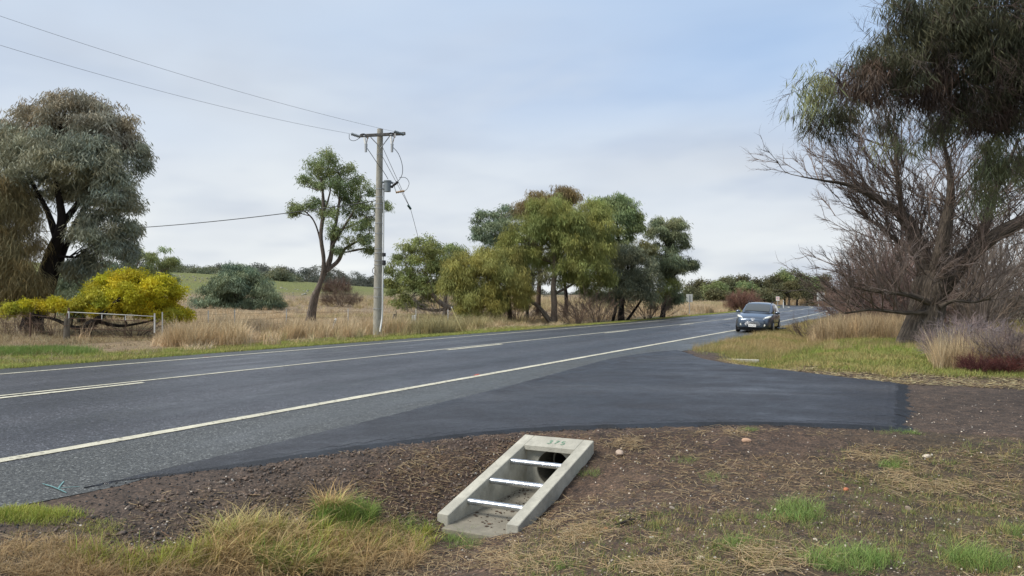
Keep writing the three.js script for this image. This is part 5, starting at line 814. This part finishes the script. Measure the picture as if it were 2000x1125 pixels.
// gum overhanging from the right: its trunk stands just outside the picture
{
  const base = foot(2130, 10.5), g = thing('gum_tree', 'near gum hanging long-leaved branches into the upper right corner', 'tree', base), R = rng(801), D = 9.4, P = (x, y, dep) => at(x, y, dep).sub(base), mpx = D / F;
  const tr = curve([V(0, -0.2, 0), P(2150, 420, 10.4), P(2160, 200, 10.2), P(2140, 40, 10), P(2100, -200, 10)], 24); part('trunk', new Geo().tube(tr, tr.map((_, k) => mix(0.30, 0.13, k / 24)), 14, 0.12, 4).build(), barkOf(C(0.26, 0.225, 0.17), 0.01), g);
  const limbs = [[[2155, 150, 10.2, 0.10], [2050, 110, 9.8, 0.075], [1960, 100, 9.5, 0.05], [1890, 108, 9.3, 0.028], [1800, 118, 9.1, 0.016], [1700, 140, 9, 0.010], [1640, 160, 8.9, 0.006]], [[2150, 110, 10.2, 0.09], [2030, 60, 9.6, 0.05], [1930, 50, 9.2, 0.03], [1830, 40, 9, 0.016], [1760, 20, 8.9, 0.008]], [[2155, 230, 10.3, 0.08], [2060, 220, 10.2, 0.05], [1980, 240, 10, 0.03], [1930, 290, 9.9, 0.016], [1935, 360, 9.9, 0.008]], [[1960, 100, 9.5, 0.03], [1900, 150, 9.6, 0.02], [1830, 175, 9.6, 0.013], [1760, 190, 9.5, 0.008]], [[2140, 30, 10, 0.06], [2030, -30, 9.8, 0.04], [1930, -50, 9.6, 0.025], [1840, -30, 9.4, 0.012]]], tips = [];
  const barkL = barkOf(C(0.20, 0.175, 0.12), 0.006);
  limbs.forEach((l, k) => { const n = 24, c = curve(l.map(([x, y, d]) => P(x, y, d)), n), rad = c.map((_, i) => { const f = i / n * (l.length - 1), a = Math.min(Math.floor(f), l.length - 2); return mix(l[a][3], l[a + 1][3], f - a); }); part('limb', new Geo().tube(c, rad, 8, 0.08, k + 2).build(), barkL, g); c.forEach((p, i) => i > 5 && tips.push(p)); });
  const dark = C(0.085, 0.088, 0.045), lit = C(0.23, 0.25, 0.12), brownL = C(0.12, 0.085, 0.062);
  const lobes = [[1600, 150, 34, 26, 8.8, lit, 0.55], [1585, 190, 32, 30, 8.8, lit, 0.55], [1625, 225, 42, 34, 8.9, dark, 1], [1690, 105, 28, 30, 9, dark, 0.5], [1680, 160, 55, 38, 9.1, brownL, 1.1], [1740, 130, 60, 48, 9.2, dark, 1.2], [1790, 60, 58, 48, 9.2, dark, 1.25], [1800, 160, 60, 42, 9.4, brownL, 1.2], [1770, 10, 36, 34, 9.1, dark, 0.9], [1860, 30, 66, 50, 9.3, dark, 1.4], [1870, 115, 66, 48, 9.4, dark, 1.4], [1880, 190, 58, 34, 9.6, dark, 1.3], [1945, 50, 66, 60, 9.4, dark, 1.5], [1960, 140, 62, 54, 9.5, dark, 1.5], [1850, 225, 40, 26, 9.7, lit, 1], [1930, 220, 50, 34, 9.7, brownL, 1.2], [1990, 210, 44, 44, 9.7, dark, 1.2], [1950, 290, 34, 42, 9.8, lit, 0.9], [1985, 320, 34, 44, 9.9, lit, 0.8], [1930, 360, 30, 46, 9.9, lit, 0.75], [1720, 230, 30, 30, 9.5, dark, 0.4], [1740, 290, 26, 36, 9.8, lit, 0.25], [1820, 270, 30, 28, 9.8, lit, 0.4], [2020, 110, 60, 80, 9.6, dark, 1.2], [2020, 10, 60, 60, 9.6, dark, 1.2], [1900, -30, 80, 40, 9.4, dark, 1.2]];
  const tg = new Geo(), items = [], tw = [];
  for (const [x, y, rx, ry, dep, col, dens] of lobes) {
    const c = P(x, y, dep), ex = rx * mpx, ey = ry * mpx, n = Math.round(dens * rx * ry * 0.019);
    for (let k = 0; k < n; k++) {
      const a = R() * 6.283, u = R() * 2 - 1, q = Math.sqrt(1 - u * u), rr = Math.cbrt(R()), p = V(Math.cos(a) * q * ex * rr, u * ey * rr, Math.sin(a) * q * (ex + ey) / 2 * rr * 1.1).add(c);
      let best = tips[0], bd = 1e9; for (const t of tips) { const dd = t.distanceTo(p) + Math.max(0, p.y - t.y) * 0.3; if (dd < bd) { bd = dd; best = t; } }
      if (k % 2 === 0) { const m = best.clone().lerp(p, 0.5).add(V((R() - 0.5) * 0.12, 0.08, (R() - 0.5) * 0.12)), cc = curve([best, m, p, p.clone().add(V((R() - 0.5) * 0.1, -0.12, (R() - 0.5) * 0.1))], 5); tg.tube(cc, cc.map((_, i) => mix(0.0055, 0.002, i / 5)), 3, 0, 1, false); if (R() < 0.6) tw.push([along(p.clone().sub(best).add(V(0, -0.2, 0)), cc[2], R() * 6.28, 0.35 + 0.25 * R()), tint(C(0.085, 0.062, 0.05), R, 0.3)]); }
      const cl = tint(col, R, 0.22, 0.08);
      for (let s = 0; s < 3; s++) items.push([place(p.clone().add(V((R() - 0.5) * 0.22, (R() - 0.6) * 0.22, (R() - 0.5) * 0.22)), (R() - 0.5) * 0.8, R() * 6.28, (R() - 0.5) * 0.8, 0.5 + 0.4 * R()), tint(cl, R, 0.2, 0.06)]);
    }
  }
  part('branchlets', tg.build(), std(C(0.10, 0.075, 0.06), 0.95), g).userData.kind = 'stuff'; scatter('twigs', SPRAYT, twigMat, tw, g); scatter('crown', SP.long, leafMat, items, g);
}

// ================================================================ GRASS, LITTER, STONES
{
  const R = rng(1001), straw = [C(1.25, 1.15, 0.98), C(1.1, 1.0, 0.86), C(1.4, 1.33, 1.15), C(0.85, 0.76, 0.64)], greens = [C(0.85, 1.0, 0.62), C(1.0, 1.05, 0.7), C(1.2, 1.05, 0.85)];
  const gTall = tuft(1, { n: 42, h: 0.75, w: 0.012, spread: 0.24, curl: 0.35, lean: 0.28, cols: straw, seg: 3 }), gMid = tuft(2, { n: 30, h: 0.36, w: 0.011, spread: 0.22, curl: 0.5, lean: 0.5, cols: straw, seg: 2 }), gShort = tuft(3, { n: 26, h: 0.09, w: 0.007, spread: 0.13, curl: 0.5, lean: 0.7, cols: greens, seg: 2 });
  const gLong = tuft(4, { n: 26, h: 0.30, w: 0.0105, spread: 0.07, curl: 1.1, lean: 0.95, cols: straw, seg: 4 }), gLongGreen = tuft(5, { n: 24, h: 0.26, w: 0.0105, spread: 0.06, curl: 0.9, lean: 0.75, cols: greens, seg: 4 }), gFine = tuft(6, { n: 30, h: 0.13, w: 0.0035, spread: 0.08, curl: 0.6, lean: 0.75, cols: [C(0.55, 0.8, 0.3), C(0.75, 0.9, 0.42)], seg: 3 });
  const put = (list, x, z, s, col, sy = s, tilt = 0.15) => list.push([place(V(x, H(x, z) - 0.01, z), (R() - 0.5) * tilt, R() * 6.283, (R() - 0.5) * tilt, s, sy), tint(col, R, 0.18, 0.06)]);
  const inView = (x, z, m = 140) => { const p = toPixel(V(x, 0.3, z)); return p[2] > 1 && p[0] > -m * 2 && p[0] < 2000 + m * 2 && p[1] < 1125 + m * 3; };
  // far verge: a mown green strip
  const verge = []; for (let k = 0; k < 60000 && verge.length < 26000; k++) { const u = -12 + R() * 150, w = R(), q = -5.0 - w * (u < 14 ? 5.6 : 4.6), n = fbm(u * 0.5, q * 0.5, 0, 3); if (R() < step(0.35, 1, w) * 0.5 || (u > 40 && w > 0.35)) continue; const [x, z] = roadPoint(q, u); if (!inView(x, z)) continue; put(verge, x, z, 0.8 + 0.7 * R(), n > 0.5 ? C(0.27, 0.30, 0.11) : C(0.29, 0.28, 0.13)); }
  meadow('verge_grass', 'short green mown grass along the far edge of the road', gShort, verge);
  const lush = []; for (let k = 0; k < 900; k++) { const p = gnd(-20 + 165 * R(), 686 + 8 * R()); put(lush, p.x + (R() - 0.5) * 0.8, p.z + (R() - 0.5) * 1.2, 1.3 + R(), C(0.17, 0.24, 0.09), 2 + R()); }
  meadow('weeds', 'patch of taller dark green weeds on the far verge', gShort, lush);
  // dry paddock grass
  const tall = [], mid = [];
  for (let k = 0; k < 90000; k++) {
    const u = -14 + R() * 190, w = Math.pow(R(), 1.6), q = -7.6 - w * 62, [x, z] = roadPoint(q, u); if (!inView(x, z)) continue;
    const [px, , dep] = toPixel(V(x, 0.4, z)), n = fbm(x * 0.35, z * 0.35, 0, 3), n2 = fbm(x * 0.09 + 7, z * 0.09, 0, 2); if (q < -22 && hillY(x, z) * step(-22, -55, q) > 0.5 + n) continue; if (dep > 62 && px < 1290 && R() < 0.9) continue;
    const edge = step(-9.6 - (px < 300 ? 2.8 : 0) - n * 2, -11 - (px < 300 ? 3 : 0), q); if (R() > edge + 0.06) continue;
    const lowZone = px < 310 ? 0.03 : px < 380 ? 0.6 : px > 1000 && px < 1320 && dep < 58 ? 0.35 : 1, s = 0.75 + 0.5 * R();
    const c = n2 > 0.5 ? C(0.50, 0.425, 0.32) : n > 0.56 ? C(0.36, 0.335, 0.20) : C(0.45, 0.385, 0.27);
    if (R() < lowZone * step(0.36, 0.52, n) && tall.length < 26000) put(tall, x, z, s * (dep > 80 ? 1.6 : 1), c, s * (dep > 80 ? 1.3 : 0.28 + 0.6 * step(0.44, 0.68, n)) * (dep > 48 && px < 1000 ? 0.7 : 1), 0.5); else if (mid.length < 26000) put(mid, x, z, s * 1.2 * (dep > 80 ? 1.6 : 1), px < 300 ? C(0.29, 0.255, 0.175) : c, s * (dep > 80 ? 1.6 : px < 330 ? 0.42 : 0.65), 0.5);
  }
  for (const [x0, x1, y0, y1, n] of [[385, 470, 664, 676, 240], [330, 400, 672, 678, 120], [560, 640, 655, 662, 90], [700, 730, 652, 656, 24], [745, 790, 648, 652, 50], [560, 590, 655, 660, 30], [655, 690, 655, 661, 40]]) for (let k = 0; k < n; k++) { const p = gnd(mix(x0, x1, R()), mix(y0, y1, R())); put(tall, p.x, p.z, 0.9 + 0.4 * R(), C(0.50, 0.42, 0.30), 0.5 + 0.75 * R(), 0.5); }
  // dry fringe beside the thicket and the pampas clump
  for (let k = 0; k < 700; k++) { const p = foot(1590 + 175 * R(), 27 + 10 * R()); put(tall, p.x, p.z, 0.8 + 0.4 * R(), C(0.40, 0.325, 0.225), 0.55 + 0.8 * R(), 0.7); }
  for (let k = 0; k < 150; k++) { const p = gnd(1830 + 110 * R(), 706 + 16 * R()); put(tall, p.x, p.z, 0.55 + 0.2 * R(), C(0.46, 0.39, 0.28), 0.45 + 0.7 * R(), 0.8); } for (let k = 0; k < 60; k++) { const p = gnd(1950 + 70 * R(), 706 + 20 * R()); put(tall, p.x, p.z, 0.5 + 0.2 * R(), C(0.42, 0.35, 0.26), 0.4 + 0.5 * R(), 0.8); }
  for (let k = 0; k < 1600; k++) { const u = 105 + R() * 110, q = 5.6 + R() * 16, [x, z] = roadPoint(q, u); put(tall, x, z, 1.3 + R(), C(0.33, 0.265, 0.18), 1.1 + 0.5 * R()); }
  meadow('tall_dry_grass', 'tall straw-coloured grass filling the paddock and verges', gTall, tall); meadow('dry_grass', 'lower dry grass between the tall clumps', gMid, mid);
  // near-side verge beyond the driveway
  const nv = [], nvDry = [];
  for (let k = 0; k < 60000; k++) {
    const d = -9 + R() * 14.7, t = 14 + Math.pow(R(), 1.3) * 46, t1 = lerpTable(FAR_EDGE, d), x = -d, z = -t; if (t < t1 + 0.6 || !inView(x, z)) continue; if (d < 3.2 && t < t1 + 1.5 + 0.9 * step(1.5, -1.5, d) + (fbm(x * 0.9 + 3, z * 0.9, 0, 3) - 0.5) * 2.2) continue; const n = fbm(x * 0.7, z * 0.7, 0, 3), n2 = fbm(x * 0.25 + 50, z * 0.25, 0, 3), bare = step(t1 + 2.9, t1 + 0.7, t + (n - 0.5) * 2.4); if (R() < bare * 0.93) continue;
    const lush2 = step(1.9, 0.2, Math.abs(d - 0.6) / 2) * step(14, 19, t) * step(30, 24, t), dry = clamp((n2 - 0.42) * 4) + 0.5 * step(2.2, 4, d) - lush2 * 0.8 + clamp((n - 0.52) * 3);
    if (R() < dry * 0.75 && nvDry.length < 11000) put(nvDry, x, z, 0.35 + 0.3 * R(), n > 0.5 ? C(0.36, 0.30, 0.17) : C(0.27, 0.25, 0.12), 0.4 + 0.35 * R()); else if (nv.length < 22000) put(nv, x, z, 0.9 + 0.7 * R(), n2 + (n - 0.5) * 0.7 > 0.5 ? C(0.225, 0.28, 0.085) : n > 0.52 ? C(0.31, 0.285, 0.15) : C(0.25, 0.265, 0.11));
  }
  meadow('near_verge_grass', 'green grass on the near verge under the bare willow', gShort, nv); meadow('near_verge_dry_grass', 'dry stalks mixed through the near verge grass', gMid, nvDry);
  // foreground
  const gx = (list, px, py, rx, ry, n, s0, s1, col, sy = 1) => { for (let k = 0; k < n; k++) { const a = R() * 6.283, r = Math.sqrt(R()), p = gnd(px + Math.cos(a) * rx * r, Math.min(1160, py + Math.sin(a) * ry * r)), s = mix(s0, s1, R()); if (-p.x > CUL.d0 - 0.03 && -p.x < CUL.d1 + 0.03 && -p.z > CUL.ta - 0.03 && -p.z < CUL.tb + 0.05) continue; put(list, p.x, p.z, s, col, s * sy, 0.5); } };
  const fgDry = [], fgGreen = [], fgFine = [], fgShort = [], dryA = C(0.46, 0.37, 0.21), dryB = C(0.39, 0.31, 0.19), grA = C(0.31, 0.33, 0.10), grB = C(0.24, 0.32, 0.11);
  gx(fgDry, 560, 1085, 180, 44, 115, 0.4, 0.66, dryA); gx(fgDry, 300, 1116, 280, 32, 170, 0.22, 0.45, dryB); gx(fgDry, 490, 1036, 90, 14, 32, 0.4, 0.62, C(0.42, 0.38, 0.2)); gx(fgDry, 720, 1080, 110, 45, 100, 0.3, 0.52, dryB); gx(fgDry, 120, 1095, 150, 40, 150, 0.15, 0.32, dryB); gx(fgDry, 640, 992, 26, 10, 12, 0.45, 0.7, dryA);
  gx(fgGreen, 570, 1075, 170, 45, 110, 0.4, 0.75, grA); gx(fgGreen, 230, 1105, 110, 22, 26, 0.4, 0.7, grA); gx(fgGreen, 680, 1020, 60, 28, 70, 0.5, 0.8, grB); gx(fgGreen, 370, 1095, 60, 24, 26, 0.4, 0.7, grA); gx(fgGreen, 560, 1105, 60, 20, 40, 0.5, 0.8, grB); gx(fgGreen, 780, 1060, 70, 40, 40, 0.35, 0.6, grA);
  gx(fgShort, 60, 1008, 90, 14, 200, 0.45, 0.8, C(0.28, 0.31, 0.10)); gx(fgShort, 200, 1030, 40, 14, 50, 0.3, 0.55, C(0.31, 0.31, 0.14)); gx(fgShort, 120, 1055, 110, 34, 170, 0.25, 0.5, C(0.27, 0.25, 0.13)); gx(fgShort, 50, 1004, 70, 7, 80, 0.5, 0.8, C(0.30, 0.34, 0.09));
  const bright = C(0.30, 0.33, 0.22);
  for (const [x, y, rx, ry, n, s] of [[1560, 1000, 42, 20, 46, 1], [1748, 908, 24, 12, 26, 0.9], [1155, 926, 24, 6, 18, 0.55], [1440, 1066, 40, 16, 26, 0.8], [1660, 1100, 80, 22, 80, 1], [1910, 1098, 50, 18, 54, 1], [900, 1058, 40, 14, 26, 0.8], [1390, 935, 22, 8, 10, 0.7], [1340, 900, 26, 8, 12, 0.6], [690, 1005, 45, 22, 40, 1.2], [1460, 840, 18, 3, 16, 0.5], [1760, 846, 50, 4, 36, 0.5], [1990, 1040, 20, 14, 12, 0.7], [800, 1035, 50, 20, 24, 0.8], [1080, 1105, 30, 12, 10, 0.6], [1500, 1012, 20, 8, 10, 0.6]]) gx(fgFine, x, y, rx, ry, n, 0.6 * s, 1.1 * s, bright);
  // thin sparse weeds over the soil on the right
  for (let k = 0; k < 2600; k++) { const px = 1000 + 1000 * R(), py = 860 + 280 * R(), p = gnd(px, py), n = fbm(p.x * 0.9 + 4, p.z * 0.9, 0, 3); if (-p.z > lerpTable(NEAR_EDGE, -p.x) - 0.1 || n < 0.47 + 0.12 * R()) continue; if (-p.x > CUL.d0 - 0.05 && -p.z > CUL.ta) continue; R() < 0.55 ? put(fgFine, p.x, p.z, 0.25 + 0.4 * R(), C(0.30, 0.29, 0.19), undefined, 0.6) : put(fgShort, p.x, p.z, 0.35 + 0.4 * R(), C(0.26, 0.24, 0.13), undefined, 0.6); }
  meadow('long_dry_grass', 'long bent dry grass in the ditch at the bottom left', gLong, fgDry); meadow('long_green_grass', 'green blades among the dry grass in the ditch', gLongGreen, fgGreen); meadow('fine_grass', 'small bright green grass tufts on the bare soil', gFine, fgFine); meadow('short_grass', 'short mossy grass at the lower left road edge', gShort, fgShort);
  // straw litter
  const sl = new Geo(); { const c = curve([V(-0.5, 0, 0), V(-0.1, 0.03, 0.03), V(0.5, 0.0, -0.02)], 4); sl.tube(c, c.map(() => 0.011), 3, 0, 1, false); }
  const litter = [], soilOK = (p) => { const d = -p.x, t = -p.z; return d < 5.2 && !(d > CUL.d0 - 0.02 && d < CUL.d1 + 0.02 && t > CUL.ta && t < CUL.tb) && t < lerpTable(NEAR_EDGE, d) - 0.02; };
  for (let k = 0; k < 26000; k++) { const p = gnd(2000 * R(), 838 + 300 * Math.pow(R(), 0.9)); if (!soilOK(p)) continue; const n = fbm(p.x * 1.5 + 3, p.z * 1.5, 0, 3), d = -p.x; if (R() > clamp((n - 0.40) * 4.5) * (d > 4.2 && -p.z > 3 ? 0.2 : 1)) continue; const len = 0.03 + 0.14 * R() * R(); litter.push([new THREE.Matrix4().compose(V(p.x, p.y + 0.006 + 0.012 * R(), p.z), new THREE.Quaternion().setFromEuler(new THREE.Euler((R() - 0.5) * 0.5, R() * 6.28, (R() - 0.5) * 0.5)), V(len, 0.12, 0.12 + 0.12 * R())), tint(R() < 0.25 ? C(0.17, 0.10, 0.06) : C(0.36, 0.27, 0.15), R, 0.35)]); }
  const wisps = [[1120, 1040, 60, 40, 500], [1480, 1090, 90, 30, 260], [1840, 950, 110, 30, 420], [1250, 870, 60, 10, 160], [1700, 890, 50, 12, 140], [1000, 1090, 90, 30, 300], [1300, 1110, 100, 20, 300], [1750, 930, 40, 20, 120], [820, 900, 60, 30, 80], [1430, 845, 70, 8, 120]];
  for (const [x, y, rx, ry, n] of wisps) for (let k = 0; k < n * 1.3; k++) { const a = R() * 6.28, r = Math.sqrt(-Math.log(1 - 0.98 * R())) * 0.85, wx = x + Math.cos(a) * rx * r, wy = y + Math.sin(a) * ry * r, p = gnd(wx, Math.min(wy, 1160)); if (fbm(p.x * 4, p.z * 4, 0, 2) < 0.42) continue; if (!soilOK(p)) continue; const len = 0.05 + 0.16 * R(); litter.push([new THREE.Matrix4().compose(V(p.x, p.y + 0.006 + 0.025 * R(), p.z), new THREE.Quaternion().setFromEuler(new THREE.Euler((R() - 0.5) * 0.7, R() * 6.28, (R() - 0.5) * 0.7)), V(len, 0.15, 0.15)), tint(C(0.40, 0.30, 0.17), R, 0.3)]); }
  for (let k = 0; k < 5200; k++) { const d = -7 + R() * 11, t1 = lerpTable(FAR_EDGE, d), t = t1 + 0.1 + 2.6 * R(), x = -d, z = -t; if (!inView(x, z)) continue; litter.push([new THREE.Matrix4().compose(V(x, H(x, z) + 0.01, z), new THREE.Quaternion().setFromEuler(new THREE.Euler(0, R() * 6.28, (R() - 0.5) * 0.4)), V(0.06 + 0.14 * R(), 0.3, 0.3 + R())), tint(R() < 0.5 ? C(0.16, 0.115, 0.07) : C(0.36, 0.30, 0.16), R, 0.35)]); }
  const lm = scatter('straw_litter', sl.build(), std(C(1, 1, 1), 0.9), litter); Object.assign(lm.userData, { label: 'scattered straw and dead stalks lying on the bare soil', category: 'litter' });
  // pebbles
  const st = new THREE.IcosahedronGeometry(1, 1), sp = st.attributes.position; for (let k = 0; k < sp.count; k++) { const f = 0.8 + 0.35 * vnoise(sp.getX(k) * 1.7 + 5, sp.getY(k) * 1.7 + 5, sp.getZ(k) * 1.7 + 5.5); sp.setXYZ(k, sp.getX(k) * f, sp.getY(k) * f * 0.65, sp.getZ(k) * f * 0.85); } st.deleteAttribute('normal'); st.deleteAttribute('uv');
  const peb = []; for (let k = 0; k < 15000; k++) { const p = gnd(2000 * R(), 760 + 380 * R()), d = -p.x, t = -p.z; if (d > 5.15) continue; if (d > 0 && t > lerpTable(NEAR_EDGE, d) - 0.02 && t < lerpTable(FAR_EDGE, d)) continue; if (d > CUL.d0 - 0.02 && d < CUL.d1 + 0.02 && t > CUL.ta && t < CUL.tb) continue; const s = 0.003 + 0.009 * Math.pow(R(), 2.6), pick = R(); peb.push([place(V(p.x, p.y + s * 0.1, p.z), R(), R() * 6.28, R(), s * (1 + (R() < 0.01 ? 2 : 0))), tint(pick < 0.14 ? C(0.52, 0.47, 0.40) : pick < 0.5 ? C(0.21, 0.165, 0.13) : C(0.10, 0.075, 0.06), R, 0.3)]); }
  // clods near the ditch
  for (let k = 0; k < 5000; k++) { const d = 5.1 - R() * 1.5, t = 2.2 + R() * 5, x = -d, z = -t; if (t > lerpTable(NEAR_EDGE, d) - 0.05 || (d < CUL.d1 + 0.03 && t > CUL.ta)) continue; const s = 0.004 + 0.016 * Math.pow(R(), 2.2); peb.push([place(V(x, H(x, z) + s * 0.2, z), R(), R() * 6.28, R(), s), tint(C(0.115, 0.085, 0.066), R, 0.35)]); }
  const pm = scatter('gravel', st, std(C(1, 1, 1), 0.92), peb); Object.assign(pm.userData, { label: 'small pebbles and clods scattered over the bare soil', category: 'gravel' });
  // single stones one can point to
  [[1458, 863, 0.055, C(0.42, 0.27, 0.18), 'tan stone on the soil just below the driveway edge'], [1652, 958, 0.035, C(0.45, 0.16, 0.08), 'small orange brick fragment on the soil at right'], [1184, 1034, 0.022, C(0.42, 0.14, 0.07), 'tiny orange fragment beside the straw right of the culvert'], [1810, 894, 0.045, C(0.55, 0.48, 0.38), 'pale flat stone on the soil below the gravel track'], [1210, 888, 0.07, C(0.40, 0.31, 0.24), 'flat tan stone in the straw just right of the culvert top']].forEach(([x, y, s, c, label], k) => { const p = gnd(x, y), m = solo('stone', st, std(c, 0.9), label, 'stone'); m.position.set(p.x, p.y + s * 0.25, p.z); m.scale.set(s, s * 0.8, s * 0.7); m.rotation.y = k * 1.3; });
  { const p = gnd(1225, 1024), g = thing('fallen_stick', 'dark broken stick lying on the soil right of the culvert', 'stick', p), c = curve([gnd(1203, 1030).sub(p).add(V(0, 0.015, 0)), V(0, 0.025, 0), gnd(1240, 1018).sub(p).add(V(0, 0.015, 0))], 8); part('stick', new Geo().tube(c, c.map((_, i) => mix(0.011, 0.007, i / 8)), 6, 0.2, 2).build(), B.dark, g); part('stub', bar(V(0, 0.02, 0), V(0.02, 0.05, -0.02), 0.004), B.dark, g); }
  // pale stones on the hill
  const hs = []; for (let k = 0; k < 110; k++) { const x = 330 + Math.pow(R(), 1.4) * 300, top = lerpTable([[330, 535], [438, 546], [514, 558], [608, 568], [730, 581]], x), p = gnd(x, top + 1 + Math.pow(R(), 2.4) * 14); if (p.distanceTo(camera.position) > 230) continue; hs.push([place(V(p.x, p.y + 0.05, p.z), R(), R() * 6, R(), 0.12 + 0.25 * R() * R()), tint(C(0.30, 0.29, 0.24), R, 0.3)]); }
  const hm = scatter('hill_stones', st, std(C(1, 1, 1), 0.95), hs); Object.assign(hm.userData, { label: 'pale stones scattered along the crest of the green hill', category: 'stones' });
}
renderer.render(scene, camera);
